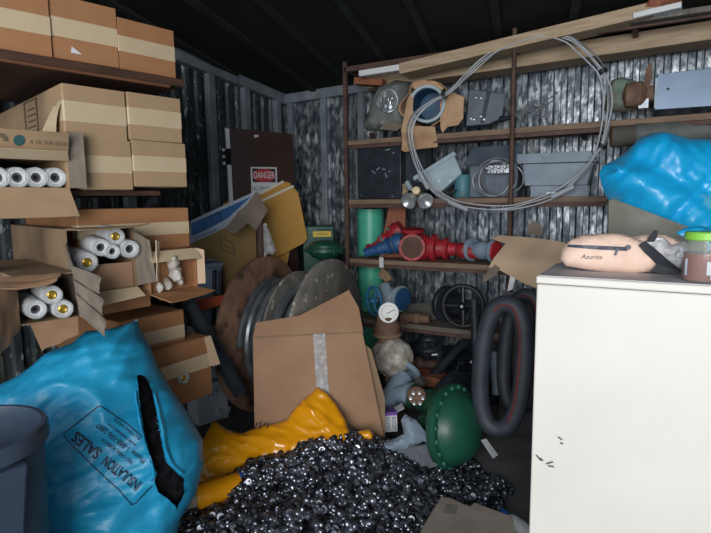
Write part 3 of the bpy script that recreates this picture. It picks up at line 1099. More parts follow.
nn = Vector((-dd.y, dd.x))
part(ps, 'lettering', text_mb('HIGH DENSITY FOAM', 0.03, lambda x, y: f5.w(*((a + b) / 2 + dd * x + nn * y), 0.0365), xs=0.62), 'text_navy', world=True)
a2, b2 = f5.px(222, 216), f5.px(242, 204)
d2 = (b2 - a2).normalized()
n2 = Vector((-d2.y, d2.x))
if False:
    part(ps, 'title', text_mb('INSULATION', 0.045, lambda x, y: f5.w(*((a2 + b2) / 2 + d2 * x + n2 * y), 0.0385), xs=0.6), 'pale_print', world=True, label='pale lettering')
# brown post and the torn card on it
pp = P(260, 240, 3.66)
t0 = onplane(259.5, 214, pp, fdir(260))
mb = MB().cyl((pp.x, pp.y, 0.0), (t0.x, t0.y, t0.z), 0.031, seg=20)
solo('brown_pipe', 'upright brown pipe behind the cable reel, torn card on its top', 'pipe', mb, 'rusty_steel', (pp.x, pp.y, 0), ang=50)
fr = Frame(P(246, 215, 3.58), Vector((fdir(246).x, fdir(246).y, 0.25)))
pl = [fr.px(*p) for p in ((225, 229), (238, 212), (247, 205), (256, 191.5), (268, 210), (256, 231), (248, 223), (243, 227), (236, 233), (232, 234))]
solo('torn_card', 'torn piece of grey brown card hanging on the brown pipe', 'cardboard', blob(fr, pl, 0.03, 0.008, slab=True, wob=0.015, wscale=9), 'grey_cardboard')
fr = Frame(P(268, 243, 3.58), fdir(268))
pl = [fr.px(*p) for p in ((263, 224), (266, 223), (271, 236), (276, 250), (273, 255), (268, 253), (264, 258))]
solo('clear_bag', 'small crumpled clear plastic bag beside the brown pipe', 'plastic bag', blob(fr, pl, 0.02, 0.03, 0.01, edge=0.04, wob=0.02, wscale=20), 'film_clear')

# grey case, steel pipes, orange board, black pipe, white boxes, bottle
q = P(207, 300, 3.64)
n_ = rotz(fdir(207), 10)
fr = Frame(q, n_)
gt = fr.px(205, 262)
gc = thing('tool_case', 'grey blue plastic tool case between the cartons and the reel', 'case', fr.w(0, (0 - q.z)))
hh = gt.y + q.z
part(gc, 'body', MB().box((0, 0, 0), (0.2, 0.13, hh - 0.03), Matrix.Rotation(math.atan2(n_.x, -n_.y), 3, 'Z')), 'case_grey', bevel=0.012)
for v in gc.children[0].data.vertices:
    v.co.z += (hh - 0.03) / 2
mb = MB().box((0, 0, hh - 0.018), (0.214, 0.145, 0.03), Matrix.Rotation(math.atan2(n_.x, -n_.y), 3, 'Z'))
part(gc, 'lid', mb, 'case_grey', bevel=0.008)
a, b = fr.w(-0.05, hh - q.z - 0.004, 0.03), fr.w(0.05, hh - q.z - 0.004, 0.03)
part(gc, 'handle', MB().tube([a, a + Vector((0, 0, 0.02)), b + Vector((0, 0, 0.02)), b], 0.008), 'case_grey', world=True)
for i, (x0, y0, lb) in enumerate(((214.5, 270, 'dark upright rod beside the grey case, left one of the pair'), (220.5, 271, 'dark upright rod beside the grey case, right one of the pair'))):
    tp = P(x0, y0, 3.52)
    mb = MB().cyl((tp.x - 0.05 + 0.01, tp.y - 0.05, 0.0), tp, 0.013, seg=12)
    solo('steel_rod', lb, 'rod', mb, 'dark_iron', (tp.x, tp.y, 0), group='dark rods by the grey case')
fr = Frame(P(210, 303, 3.42), Vector((fdir(210).x, fdir(210).y, 0.5)))
pl = [fr.px(*p) for p in ((187, 309), (188, 301), (224, 295), (225, 304), (200, 311))]
mb = blob(fr, pl, 0.1, 0.02, slab=True)
solo('orange_board', 'orange plastic level bar lying across in front of the grey case', 'board', mb, 'orange_plastic', bevel=0.003)
a, b = P(187, 302, 2.9), P(240, 392, 3.2)
mb = MB().ring(a, b - a, [(0.036, 0), (0.045, 0), (0.045, (b - a).length), (0.036, (b - a).length)], 24)
solo('black_pipe', 'long black pipe slanting down from the small open carton to the reel', 'pipe', mb, 'dark_tube', b)
for i, (lb, txt, pts_, dd_) in enumerate((('white printed box standing on the floor behind the black pipe, lower one', 'TTY', (197, 352, 226, 388), 3.44),
                                          ('white printed box behind the black pipe, upper one on its neighbour', 'ON', (199, 326, 220, 352), 3.48))):
    x0, y0, x1, y1 = pts_
    fr = Frame(P((x0 + x1) / 2, (y0 + y1) / 2, dd_), rotz(fdir(212), 28))
    p0, p1 = fr.px(x0, y1), fr.px(x1, y0)
    zb_ = fr.w(0, p0.y).z
    if i == 0:
        p0.y -= zb_
        ztop_first = fr.w(0, p1.y).z
    else:
        p0.y += ztop_first - zb_ + 0.002
    bx_ = thing('white_box', lb, 'box', fr.w((p0.x + p1.x) / 2, p0.y, -0.1), group='white printed boxes by the reel')
    c = (p0 + p1) / 2
    mb = MB()
    vs = [fr.w(x, y, h) for x in (p0.x, p1.x) for y in (p0.y, p1.y) for h in (-0.16, 0)]
    mb.add(vs, [(0, 1, 3, 2), (4, 6, 7, 5), (0, 4, 5, 1), (2, 3, 7, 6), (0, 2, 6, 4), (1, 5, 7, 3)])
    part(bx_, 'body', mb, 'white_card', world=True, bevel=0.004)
    part(bx_, 'lettering', text_mb(txt, 0.06, lambda x, y: fr.w(c.x + x, c.y - 0.03 + y, 0.0015), xs=0.8), 'sign_black', world=True)
    part(bx_, 'stripe', MB().box(fr.w(c.x, c.y + 0.06, 0.0), (0.05, 0.05, 0.02)), 'blue_print' if i else 'case_grey', world=True)
b0 = onZ(228, 400, 0.035)
bt = thing('water_bottle', 'small clear water bottle with a blue label lying on the floor near the reel', 'bottle', (b0.x, b0.y, 0))
ax = (H * 0.95 + Vector((0, 0, 0)) - Vector((F.x, F.y, 0)) * 0.2).normalized()
c = Vector((b0.x, b0.y, 0.034))
part(bt, 'body', MB().lathe(c - ax * 0.1, ax, [(0.02, 0), (0.032, 0.01), (0.033, 0.05), (0.031, 0.12), (0.014, 0.16), (0.013, 0.185)], 24), 'film_clear', world=True)
part(bt, 'label', MB().lathe(c - ax * 0.04, ax, [(0.0335, 0), (0.0335, 0.07)], 24), 'bottle_blue', label='blue label', world=True)
part(bt, 'cap', MB().lathe(c + ax * 0.085, ax, [(0.015, 0), (0.015, 0.018)], 16), 'white_card', world=True)
b0 = onZ(212, 412, 0.05)
fr = Frame(Vector((b0.x, b0.y, 0.05)), Vector((fdir(212).x, fdir(212).y, 0.7)))
mb = blob(fr, [Vector(p) for p in ((-.1, -.06), (.1, -.05), (.13, .02), (.04, .07), (-.08, .05))], 0.02, 0.04, 0.02, edge=0.05, wob=0.03, wscale=16)
solo('film_scrap', 'scrap of crumpled clear film on the floor beside the torn carton', 'plastic wrap', mb, 'film_clear')

# green equipment behind the reel
q = P(322, 246, 4.3)
fr = Frame(q, rotz(fdir(322), 5))
x0, x1 = fr.px(303, 240).x, fr.px(334, 240).x
ty = fr.px(318, 226).y
gb = thing('green_cabinet', 'green steel cabinet with a yellow label, behind the green dome', 'cabinet', fr.w(0, -q.z))
mb = blob(fr, [Vector((x0, -q.z)), Vector((x1, -q.z)), Vector((x1, ty)), Vector((x0, ty))], 0.5, 0.2, slab=True, bend=lambda x, y: -0.1)
part(gb, 'body', mb, 'green_paint', world=True, bevel=0.008)
a, b = fr.px(313, 237), fr.px(331, 231)
part(gb, 'label', srect(a.x, a.y, b.x, b.y, 0.003), 'yellow_label', label='yellow label', world=True)
part(gb, 'door_seam', MB().box(fr.w((x0 + x1) / 2, ty - 0.03, 0.001), ((x1 - x0) * 0.9, 0.006, 0.006)), 'dull_green_paint', world=True)
part(gb, 'wording', text_mb('WARNING', 0.03, lambda x, y: fr.w((a.x + b.x) / 2 + x, (a.y + b.y) / 2 + y, 0.004), xs=0.7), 'sign_black', world=True, label='black lettering')
c = P(325, 250, 4.05)
act = thing('diaphragm_valve', 'green valve with a domed diaphragm head, behind the reel by the rack post', 'valve', (c.x, c.y, 0))
z1 = P(325, 240, 4.05).z
part(act, 'dome', MB().lathe((c.x, c.y, z1), (0, 0, -1), [(0.03, 0), (0.09, 0.012), (0.125, 0.035), (0.13, 0.055), (0.16, 0.06), (0.16, 0.085), (0.13, 0.09), (0.1, 0.13), (0.05, 0.15)], 40), 'green_paint', world=True)
mb = MB()
for i in range(12):
    t = 2 * PI * i / 12
    mb.cyl((c.x + math.cos(t) * 0.147, c.y + math.sin(t) * 0.147, z1 - 0.095), (c.x + math.cos(t) * 0.147, c.y + math.sin(t) * 0.147, z1 - 0.052), 0.008, seg=8)
part(act, 'bolt_ring', mb, 'dull_green_paint', world=True)
part(act, 'neck', MB().lathe((c.x, c.y, z1 - 0.15), (0, 0, -1), [(0.045, 0), (0.03, 0.05), (0.03, 0.4), (0.05, 0.42), (0.05, 0.46)], 24), 'dull_green_paint', world=True)
zb_ = z1 - 0.6
part(act, 'body', MB().lathe((c.x, c.y, zb_), (0, 0, -1), [(0.06, 0), (0.1, 0.08), (0.1, 0.2), (0.07, 0.26), (0.11, zb_ - 0.03), (0.11, zb_)], 28), 'dull_green_paint', world=True)

# ------------------------------------------------------------------ cable reel
lc, rc = P(265, 325, 3.66), P(329, 338, 3.46)
rr_ = 0.54
lc.z = rr_ + 0.0
rc.z = rr_ - 0.03
axl = rc - lc
axl.z = 0.0
W = axl.length
axl.normalize()
lc = Vector((lc.x, lc.y, rr_))
rl = thing('cable_reel', 'large rusty cable reel with dark steel hose wound on it, mid scene', 'reel', (lc + axl * W / 2) - Vector((0, 0, rr_)))
part(rl, 'flange', MB().ring(lc, axl, [(0.04, -0.02), (rr_ - 0.012, -0.02), (rr_, -0.012), (rr_, 0.012), (rr_ - 0.012, 0.02), (0.04, 0.02)], 72), 'reel_rust', label='rusty brown far flange', world=True)
rcx = lc + axl * W
part(rl, 'flange', MB().ring(rcx, axl, [(0.04, -0.02), (rr_ - 0.012, -0.02), (rr_, -0.012), (rr_, 0.012), (rr_ - 0.012, 0.02), (0.04, 0.02)], 72), 'reel_dust', label='dusty grey near flange', world=True)
part(rl, 'core', MB().lathe(lc, axl, [(0.24, 0), (0.24, W)], 48), 'reel_rust', world=True)
part(rl, 'axle', MB().lathe(lc - axl * 0.05, axl, [(0.035, 0), (0.035, W + 0.1)], 24), 'rusty_steel', world=True)


def coil(layer_r, t, s0, s1, seed_):
    pts_ = []
    tt = Vector((0, 0, 1))
    a_ = axl.cross(tt).normalized()
    turns = max(1, int((s1 - s0) / (2 * t)))
    n = 56
    rng = random.Random(seed_)
    for i in range(turns * n + 1):
        q = 2 * PI * i / n
        r = layer_r + 0.012 * noise.noise(Vector((math.cos(q) * 1.5, i / n * 0.7, seed_)))
        s = s0 + (s1 - s0) * i / (turns * n) + 0.008 * noise.noise(Vector((math.sin(q) * 1.5, seed_, i / n)))
        pts_.append(lc + axl * s + (a_ * math.cos(q) + tt * math.sin(q)) * r)
    return MB().tube(pts_, t, 8)


part(rl, 'wound_hose', coil(0.28, 0.024, 0.05, W - 0.05, 1), 'conduit_metal', label='inner winding of steel hose', world=True)
part(rl, 'wound_hose', coil(0.335, 0.024, 0.06, W * 0.6, 2), 'conduit_metal', label='middle winding of steel hose', world=True)
part(rl, 'wound_hose', coil(0.375, 0.022, 0.06, W * 0.46, 3), 'hose_steel', label='outer winding of dark hose', world=True)
part(rl, 'wound_hose', coil(0.36, 0.024, W * 0.6, W - 0.06, 4), 'conduit_metal', label='dark hose near the grey flange', world=True)
part(rl, 'divider', MB().ring(lc + axl * (W * 0.52), axl, [(0.24, -0.008), (rr_ - 0.1, -0.008), (rr_ - 0.09, 0), (rr_ - 0.1, 0.008), (0.24, 0.008)], 64), 'reel_dust', label='dusty middle disc', world=True)

# ------------------------------------------------------------------ flattened carton in front of the reel
n_ = rotz(fdir(315), 6)
n_ = Vector((n_.x, n_.y, 0.14)).normalized()
fr = Frame(P(316, 370, 2.86), n_)
pl = [fr.px(*p) for p in ((253, 337), (362, 331), (381, 436))]
fyb = (0.01 - fr.q.z) / fr.ey.z
bl = fr.px(254, 430)
poly = [Vector((pl[0].x, pl[0].y)), Vector((pl[1].x, pl[1].y)), Vector((pl[2].x + 0.015, pl[2].y)), Vector((pl[2].x + 0.015, fyb)), Vector((bl.x, fyb))]
fc = thing('flattened_carton', 'large flattened brown carton with a clear tape strip, leaning on the reel', 'cardboard', fr.w((pl[0].x + pl[2].x) / 2, fyb))
part(fc, 'panel', blob(fr, poly, 0.06, 0.012, slab=True, wob=0.006, wscale=3), 'brown_cardboard', world=True)
up = [fr.px(*p) for p in ((253, 337), (256, 323), (300, 316), (351, 290.5), (360, 308), (363, 331))]
part(fc, 'upper_flap', blob(fr, up, 0.05, 0.012, slab=True, wob=0.006, wscale=3, bend=lambda x, y: -0.35 * max(0, y - fr.px(300, 336).y)), 'brown_cardboard', world=True, label='upper flap bent back')
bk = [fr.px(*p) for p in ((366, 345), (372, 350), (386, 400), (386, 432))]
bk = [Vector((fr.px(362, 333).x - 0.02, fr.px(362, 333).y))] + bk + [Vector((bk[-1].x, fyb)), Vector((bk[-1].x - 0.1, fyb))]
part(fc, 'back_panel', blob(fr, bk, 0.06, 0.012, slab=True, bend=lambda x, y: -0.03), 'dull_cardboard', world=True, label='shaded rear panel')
tp = [fr.px(*p) for p in ((313, 334), (325, 333), (329, 400), (317, 400))]
part(fc, 'clear_tape', blob(fr, tp, 0.012, 0.003, slab=True, wob=0.004, wscale=40, bend=lambda x, y: 0.009), 'film_clear', world=True, label='strip of clear tape')
cr = MB()
a, b = fr.px(254, 337.5), fr.px(363, 332)
cr.beam(fr.w(a.x, a.y, 0.005), fr.w(b.x, b.y, 0.005), 0.006, 0.008, fr.ey)
part(fc, 'crease', cr, 'dull_cardboard', world=True)

# ------------------------------------------------------------------ shelf rack on the back wall
def zY(px, py, y=None):
    return onY(px, py, YF if y is None else y).z


xl_ = onY(347, 200, YF).x
Z1 = onY(513, 127.5, YF).z      # shelf tops at the front
Z2 = onY(513, 197, YF).z
Z3 = onY(440, 262.5, YF).z
Z4 = onY(440, 327, YF).z
ZT = onY(345, 70, YF).z
xr_ = 1.25
rk2 = thing('shelf_rack', 'rusty steel shelf rack with plank shelves along the corrugated back wall', 'shelf rack', (xl_, YF, 0))
DS = 0.42


def rbox(c, s):
    return MB().box(c, s)


for x, y, zt_ in ((xl_, YF, onY(346, 58, YF).z), (xl_, YF + DS, Z1 + 0.1), (xr_, YF, ZT), (xr_, YF + DS, ZT), (onY(513, 100, YF + DS).x, YF + DS, ZT)):
    part(rk2, 'post', MB().box((x, y, zt_ / 2), (0.03, 0.03, zt_)), 'rusty_steel', world=True, bevel=0.003)
pt_ = onY(515, 25, YF - 0.03)
part(rk2, 'hanger_rod', MB().cyl((pt_.x, YF - 0.03, pt_.z), (pt_.x, YF - 0.03, Z2 - 0.06), 0.015, seg=14), 'rusty_steel', world=True, label='upright dark rod in front of the shelves')
part(rk2, 'top_rail', MB().beam((xl_, YF, ZT), (xr_, YF, ZT), 0.03, 0.035), 'rusty_steel', world=True)
part(rk2, 'top_rail', MB().beam((xl_, YF + DS, ZT), (xr_, YF + DS, ZT), 0.03, 0.03), 'rusty_steel', world=True)
for px_ in (424, 511, 634, 347):
    x = onY(px_, 50, YF).x
    part(rk2, 'cross_bar', MB().beam((x, YF - 0.01, ZT - 0.005), (x, YF + DS, ZT - 0.005), 0.03, 0.025), 'rusty_steel', world=True)
for zz, d0, x1_, lb in ((Z1, 0.4, xr_, 'top plank shelf'), (Z2, 0.4, onY(606, 195, YF).x, 'second plank shelf'), (Z3, 0.27, onY(600, 270, YF).x, 'third plank shelf'), (Z4, 0.3, onY(505, 330, YF).x, 'lowest plank shelf')):
    part(rk2, 'shelf', MB().box(((xl_ + x1_) / 2, YF + d0 / 2, zz - 0.02), (x1_ - xl_ + 0.02, d0, 0.036)), 'plank_wood' if zz != Z4 else 'dust_board', world=True, bevel=0.004, label=lb)
    part(rk2, 'shelf_rail', MB().beam((xl_, YF + 0.02, zz - 0.052), (x1_, YF + 0.02, zz - 0.052), 0.025, 0.025), 'rusty_steel', world=True)
    for fx in (0.02, 0.5, 0.98):
        x = xl_ + (x1_ - xl_) * fx
        part(rk2, 'bracket', MB().beam((x, YF + 0.02, zz - 0.05), (x, YB - 0.05, zz - 0.05), 0.025, 0.02), 'rusty_steel', world=True)

# timbers stored on top of the rack
zt0 = ZT + 0.02


def timber(label, pa, pb, ya, yb, hgt, dep_, material, name='timber', group='timbers on top of the rack'):
    a, b = onY(pa[0], pa[1], ya), onY(pb[0], pb[1], yb)
    mb = MB().beam(a, b, dep_, hgt)
    return solo(name, label, 'timber', mb, material, a, group=group, bevel=0.004)


timber('long pale timber at the front, on top of the shelf rack', (404, 71), (668, 9), YF - 0.0, YF - 0.06, 0.072, 0.16, 'pale_timber')
timber('long pale timber at the back wall, on top of the shelf rack', (372, 84), (740, 30), YF + 0.30, YF + 0.30, 0.105, 0.2, 'pale_timber')
timber('short reddish timber end under the white strip, left of the rack top', (356, 81.5), (384, 83), YF + 0.1, YF + 0.12, 0.05, 0.09, 'red_timber')
timber('dark flat bar lying along the rack top at the right', (560, 33), (720, 9), YF - 0.04, YF - 0.04, 0.03, 0.09, 'grey_timber')
a, b = onY(360, 74, YF - 0.03), onY(402, 67.5, YF - 0.03)
solo('white_strip', 'white plastic strip poking out at the left of the rack top', 'strip', MB().beam(a, b, 0.05, 0.042), 'white_paint', a, bevel=0.006)
a, b = onY(634, 18, YF - 0.10), onY(682, 7, YF - 0.12)
solo('white_strip', 'broken white strip on the timbers at the upper right corner', 'strip', MB().beam(a, b, 0.10, 0.03), 'white_paint', a, bevel=0.004)
fr = Frame(onY(665, 3, YF - 0.14), (0, -1, 0.2))
pl = [fr.px(*p) for p in ((645, 7), (650, -4), (676, -6), (683, 2), (668, 6))]
solo('rusty_block', 'rusty orange lump on the timbers at the top right edge', 'block', blob(fr, pl, 0.02, 0.03, 0.03, edge=0.03, wob=0.02, wscale=20), 'red_timber')

# ---- top shelf goods
q = onY(388, 108, YF + 0.12)
fr = Frame(q, (0.1, -1, 0))
pl = [fr.px(*p) for p in ((363, 131), (371, 103), (378, 87), (396, 80), (412, 82), (410, 131))]
gt_ = thing('tarp_bundle', 'grey green tarp bundle holding wire clamps, left end of the top shelf', 'bundle', (q.x, q.y, Z1))
part(gt_, 'tarp', blob(fr, pl, 0.03, 0.1, 0.1, edge=0.1, wob=0.03, wscale=7), 'tarp_grey', world=True)
hd = fr.px(390, 104)
mb = MB()
rng = random.Random(3)
for i in range(6):
    pts_ = []
    for j in range(20):
        t = 2 * PI * j / 20
        r = 0.05 + 0.012 * i * 0.5
        pts_.append(fr.w(hd.x - 0.02 + math.cos(t) * r * 0.8 + 0.01 * i, hd.y + math.sin(t) * r, 0.115 + 0.012 * math.sin(t * 2 + i)))
    mb.tube(pts_, 0.005, 6, closed=True)
part(gt_, 'wire_bundle', mb, 'chrome', world=True)
mb = MB()
for dx_, dy_, r in ((0.01, 0.03, 0.025), (-0.01, -0.03, 0.03), (0.04, -0.05, 0.025), (0.05, 0.01, 0.02)):
    mb.lathe(fr.w(hd.x + dx_, hd.y + dy_, 0.1), fr.n + fr.ex * dx_ * 8, [(r, 0), (r * 1.1, 0.02), (r * 0.6, 0.03), (r * 0.5, 0.05)], 14)
mb.beam(fr.w(hd.x + 0.03, hd.y + 0.09, 0.12), fr.w(hd.x - 0.0, hd.y - 0.02, 0.14), 0.012, 0.012)
part(gt_, 'clamp', mb, 'conduit_metal', world=True)
pl = [fr.px(*p) for p in ((385, 131), (392, 123), (401, 124), (408, 128), (402, 133))]
part(gt_, 'paper_scrap', blob(fr, pl, 0.02, 0.006, slab=True, bend=lambda x, y: 0.12, wob=0.01, wscale=20), 'grey_cardboard', world=True)

# paper wrapped pipe fitting
cpt = onY(427, 104, YF - 0.02)
pf = thing('wrapped_pipe', 'large pipe fitting with a deep blue bore, wrapped in brown paper, top shelf', 'pipe', (cpt.x, cpt.y, Z1))
axp = Vector((-cpt.x * 0.75, -1.5, -0.12)).normalized()
axp = Vector((0.22, -1, -0.10)).normalized()
rr0 = 0.128
cc = Vector((cpt.x, cpt.y, cpt.z))
part(pf, 'rim', MB().ring(cc, axp, [(rr0 * 0.80, 0.0), (rr0 * 0.84, 0.012), (rr0 * 0.97, 0.012), (rr0, 0.0), (rr0, -0.34), (rr0 * 0.80, -0.34)], 48), 'light_grey_paint', world=True, label='grey pipe rim')
part(pf, 'bore', MB().ring(cc - axp * 0.002, axp, [(rr0 * 0.795, -0.003), (rr0 * 0.805, -0.003), (rr0 * 0.805, -0.33), (rr0 * 0.795, -0.33)], 48).lathe(cc - axp * 0.33, axp, [(rr0 * 0.8, 0), (rr0 * 0.8, 0.01)], 40), 'blue_inside', world=True, label='blue inner bore')
fr = Frame(cc - axp * 0.0, -axp * -1, up=(0, 0, 1))


def paper(name, pxs, h, material='kraft_paper', wob=0.02, bend=None, t=0.006):
    pl_ = [fr.px(*p) for p in pxs]
    return part(pf, name, blob(fr, pl_, 0.022, t, slab=True, wob=wob, wscale=14, bend=(bend or (lambda x, y: h))), material, world=True)


# paper sleeve round the pipe, gathered into loose folds at the mouth
vs, fs = [], []
na, nl = 64, 10
t_ = Vector((0, 0, 1))
ea = axp.cross(t_).normalized()
eb = axp.cross(ea)
for j in range(nl + 1):
    for i in range(na):
        qa = 2 * PI * i / na
        s = -0.33 + 0.34 * j / nl
        r = rr0 * 1.03 + 0.01 + (0.03 + 0.018 * math.sin(qa * 5 + 1)) * (j / nl) * (0.4 + 0.8 * max(0, -math.cos(qa - 0.3) * -1)) + 0.012 * noise.noise(Vector((math.cos(qa) * 2, math.sin(qa) * 2, s * 9)))
        vs.append(cc + axp * s + (ea * math.cos(qa) + eb * math.sin(qa)) * r)
for j in range(nl):
    for i in range(na):
        i2 = (i + 1) % na
        fs.append((j * na + i, j * na + i2, (j + 1) * na + i2, (j + 1) * na + i))
ps_ = part(pf, 'paper_sleeve', MB().add(vs, fs), 'kraft_paper', world=True, ang=25)
md = ps_.modifiers.new('thick', 'SOLIDIFY')
md.thickness = 0.004
paper('paper_fold', ((401, 131), (404, 118), (407, 102), (411, 92), (414, 96), (413, 112), (415, 128), (409, 133)), 0.01)
paper('paper_fold', ((402, 150), (403, 132), (408, 126), (436, 127), (438, 147), (420, 149), (406, 152)), 0.03, bend=lambda x, y: 0.03 + 0.02 * math.sin(y * 30))
paper('paper_fold', ((441, 129), (440, 105), (441, 92), (452, 92), (464, 97), (463, 118), (458, 125), (448, 127), (443, 133)), -0.02, bend=lambda x, y: 0.01 - 0.25 * max(0, x - rr0), wob=0.035)
paper('paper_fold', ((412, 87), (414, 82), (424, 80), (436, 82), (444, 88), (440, 91), (428, 85), (416, 90)), 0.0)

# grey electrical box
q = onY(486, 108, YF + 0.2)
fr = Frame(q, (0.25, -1, 0.1))
eb_ = thing('electrical_box', 'slate grey electrical box tilted against the wall on the top shelf', 'electrical box', (q.x, q.y, Z1))
pl = [fr.px(*p) for p in ((466, 126), (469, 89), (506, 93), (502, 118), (489, 124))]
part(eb_, 'body', blob(fr, pl, 0.2, 0.1, slab=True, bend=lambda x, y: -0.05), 'slate_grey_paint', world=True, bevel=0.006)
mb = MB()
for px_, py_ in ((476, 97), (481, 97.5), (471, 118), (474, 119), (484, 119), (481, 116)):
    p = fr.px(px_, py_)
    mb.lathe(fr.w(p.x, p.y, 0), fr.n, [(0.011, 0), (0.011, 0.004), (0.006, 0.006)], 14)
part(eb_, 'knockout', mb, 'conduit_metal', world=True)
p0, p1 = fr.px(489, 91), fr.px(482, 123)
part(eb_, 'cover_seam', MB().beam(fr.w(p0.x, p0.y, 0.0), fr.w(p1.x, p1.y, 0.0), 0.03, 0.006, fr.n), 'dark_iron', world=True)
p = fr.px(500, 120)
mb = MB().lathe(fr.w(p.x, p.y, 0.02), fr.ex + fr.n * 0.4, [(0.02, 0), (0.024, 0.02), (0.016, 0.03), (0.016, 0.07)], 16)
part(eb_, 'connector', mb, 'dark_iron', world=True)

# loose rods and wires on the top shelf
for i, (a, b, ya, lb) in enumerate((((521, 120), (558, 92), YF + 0.18, 'long bright rod leaning up on the top shelf, steepest of the loose rods'),
                                   ((526, 119), (552, 101), YF + 0.14, 'shorter rod under the long bright rod, top shelf'),
                                   ((519, 111), (549, 104), YF + 0.22, 'flattest thin rod lying among the loose wires, top shelf'))):
    p0, p1 = onY(*a, ya), onY(*b, ya + 0.05)
    solo('metal_rod', lb, 'rod', MB().cyl(p0, p1, 0.005, seg=8), 'conduit_metal', p0, group='loose rods on the top shelf')
mb = MB()
for i in range(5):
    pts_ = [onY(519 + i * 1.5, 116 + (i % 3) * 1.5, YF + 0.1 + 0.02 * i), onY(528, 103 + i * 2.2, YF + 0.12), onY(540, 102 + i * 2.5, YF + 0.13 + 0.01 * i), onY(548, 112 + i, YF + 0.15), onY(536, 119 - i * 0.5, YF + 0.15)]
    mb.tube(smooth_path(pts_, 6), 0.004, 6)
solo('wire_tangle', 'tangle of thin grey wires beside the loose rods on the top shelf', 'wire', mb, 'cable_dark', onY(530, 121, YF + 0.12))

# motor wrapped in camo cloth
q = onY(625, 92, YF + 0.15)
fr = Frame(q, (0.05, -1, 0))
cm = thing('rusty_motor', 'rusty motor under a camouflage cloth with a bracket sticking up, top shelf', 'motor', (q.x, q.y, Z1))
pl = [fr.px(*p) for p in ((604, 111), (606, 92), (612, 80), (622, 77), (634, 80), (641, 86), (640, 109), (622, 112))]
part(cm, 'cloth', blob(fr, pl, 0.018, 0.1, 0.1, edge=0.1, wob=0.035, wscale=12), 'camo_cloth', world=True)
p0, p1 = fr.px(622, 96), fr.px(642, 92)
part(cm, 'housing', MB().lathe(fr.w(p0.x, p0.y - 0.01, 0.06), fr.ex, [(0.03, 0), (0.07, 0.02), (0.075, 0.1), (0.045, 0.13), (0.045, 0.16)], 24), 'rust', world=True)
pl = [fr.px(*p) for p in ((640, 98), (643, 86), (645, 72), (648, 66), (651, 68), (651, 82), (648, 92), (645, 99))]
part(cm, 'bracket', blob(fr, pl, 0.03, 0.03, slab=True, bend=lambda x, y: 0.08), 'rust', world=True, label='upright rusty bracket')
p = fr.px(643, 106)
part(cm, 'foot', MB().box(fr.w(p.x, p.y + 0.02, 0.06), (0.05, 0.06, 0.09)), 'conduit_metal', world=True)
p = fr.px(652, 103)
part(cm, 'hub', MB().lathe(fr.w(p.x - 0.02, p.y + 0.03, 0.02), fr.ex, [(0.05, 0), (0.06, 0.01), (0.06, 0.04), (0.05, 0.05)], 20), 'black_plastic', world=True)

# blue grey sheet metal box at the right
q = onY(684, 92, YF + 0.08)
fr = Frame(q, (0.05, -1, 0))
sb = thing('sheet_metal_box', 'blue grey sheet metal box at the right end of the top shelf', 'box', (q.x, q.y, Z1))
pl = [fr.px(*p) for p in ((654, 110), (657, 74), (745, 64), (745, 104))]
part(sb, 'body', blob(fr, pl, 0.4, 0.24, slab=True, bend=lambda x, y: -0.12), 'steel_sheet', world=True, bevel=0.005)
p = fr.px(668, 89)
part(sb, 'rivet', MB().lathe(fr.w(p.x, p.y, 0), fr.n, [(0.008, 0), (0.006, 0.004)], 12), 'dark_iron', world=True)
p0, p1 = fr.px(656.5, 78), fr.px(655, 108)
part(sb, 'edge_fold', MB().beam(fr.w(p0.x, p0.y, 0.003), fr.w(p1.x, p1.y, 0.003), 0.012, 0.01, fr.n), 'light_grey_paint', world=True)

# ---- second shelf goods
q = onY(380, 168, YF + 0.05)
fr = Frame(q, (0.0, -1, 0))
bp_ = thing('black_box', 'scratched black steel box at the left end of the second shelf', 'box', (q.x, q.y, Z2))
p0, p1 = fr.px(356, 140), fr.px(401, 196)
yb_ = Z2 - q.z
pl = [Vector((p0.x, yb_)), Vector((p1.x, yb_)), Vector((p1.x, p0.y)), Vector((p0.x, p0.y))]
part(bp_, 'body', blob(fr, pl, 0.4, 0.3, slab=True, bend=lambda x, y: -0.15), 'black_steel', world=True, bevel=0.006)
part(bp_, 'edge', MB().beam(fr.w(p0.x + 0.004, yb_, 0.003), fr.w(p0.x + 0.004, p0.y, 0.003), 0.012, 0.008, fr.n), 'conduit_metal', world=True, label='worn bare edge')
mb = MB()
rng = random.Random(5)
for i in range(9):
    x = p0.x + (p1.x - p0.x) * rng.uniform(0.35, 0.85)
    y = yb_ + (p0.y - yb_) * rng.uniform(0.35, 0.95)
    an = rng.uniform(-1.2, 0.6)
    L_ = rng.uniform(0.012, 0.04)
    mb.beam(fr.w(x, y, 0.0008), fr.w(x + L_ * math.cos(an), y + L_ * math.sin(an), 0.0008), 0.005, 0.0015, fr.n)
part(bp_, 'scratch', mb, 'light_grey_paint', world=True, label='pale scratch marks')
q = onY(421, 165, YF + 0.2)
fr = Frame(q, (0, -1, 0))
p0, p1 = fr.px(408, 148), fr.px(428, 178)
pl = [Vector((p0.x, Z2 - q.z)), Vector((p1.x, Z2 - q.z)), Vector((p1.x, p0.y)), Vector((p0.x, p0.y))]
mb = blob(fr, pl, 0.4, 0.12, slab=True)
solo('dark_box', 'small dark box in shade behind the grey lamp, second shelf', 'box', mb, 'dark_iron', (q.x, q.y, Z2), bevel=0.006)

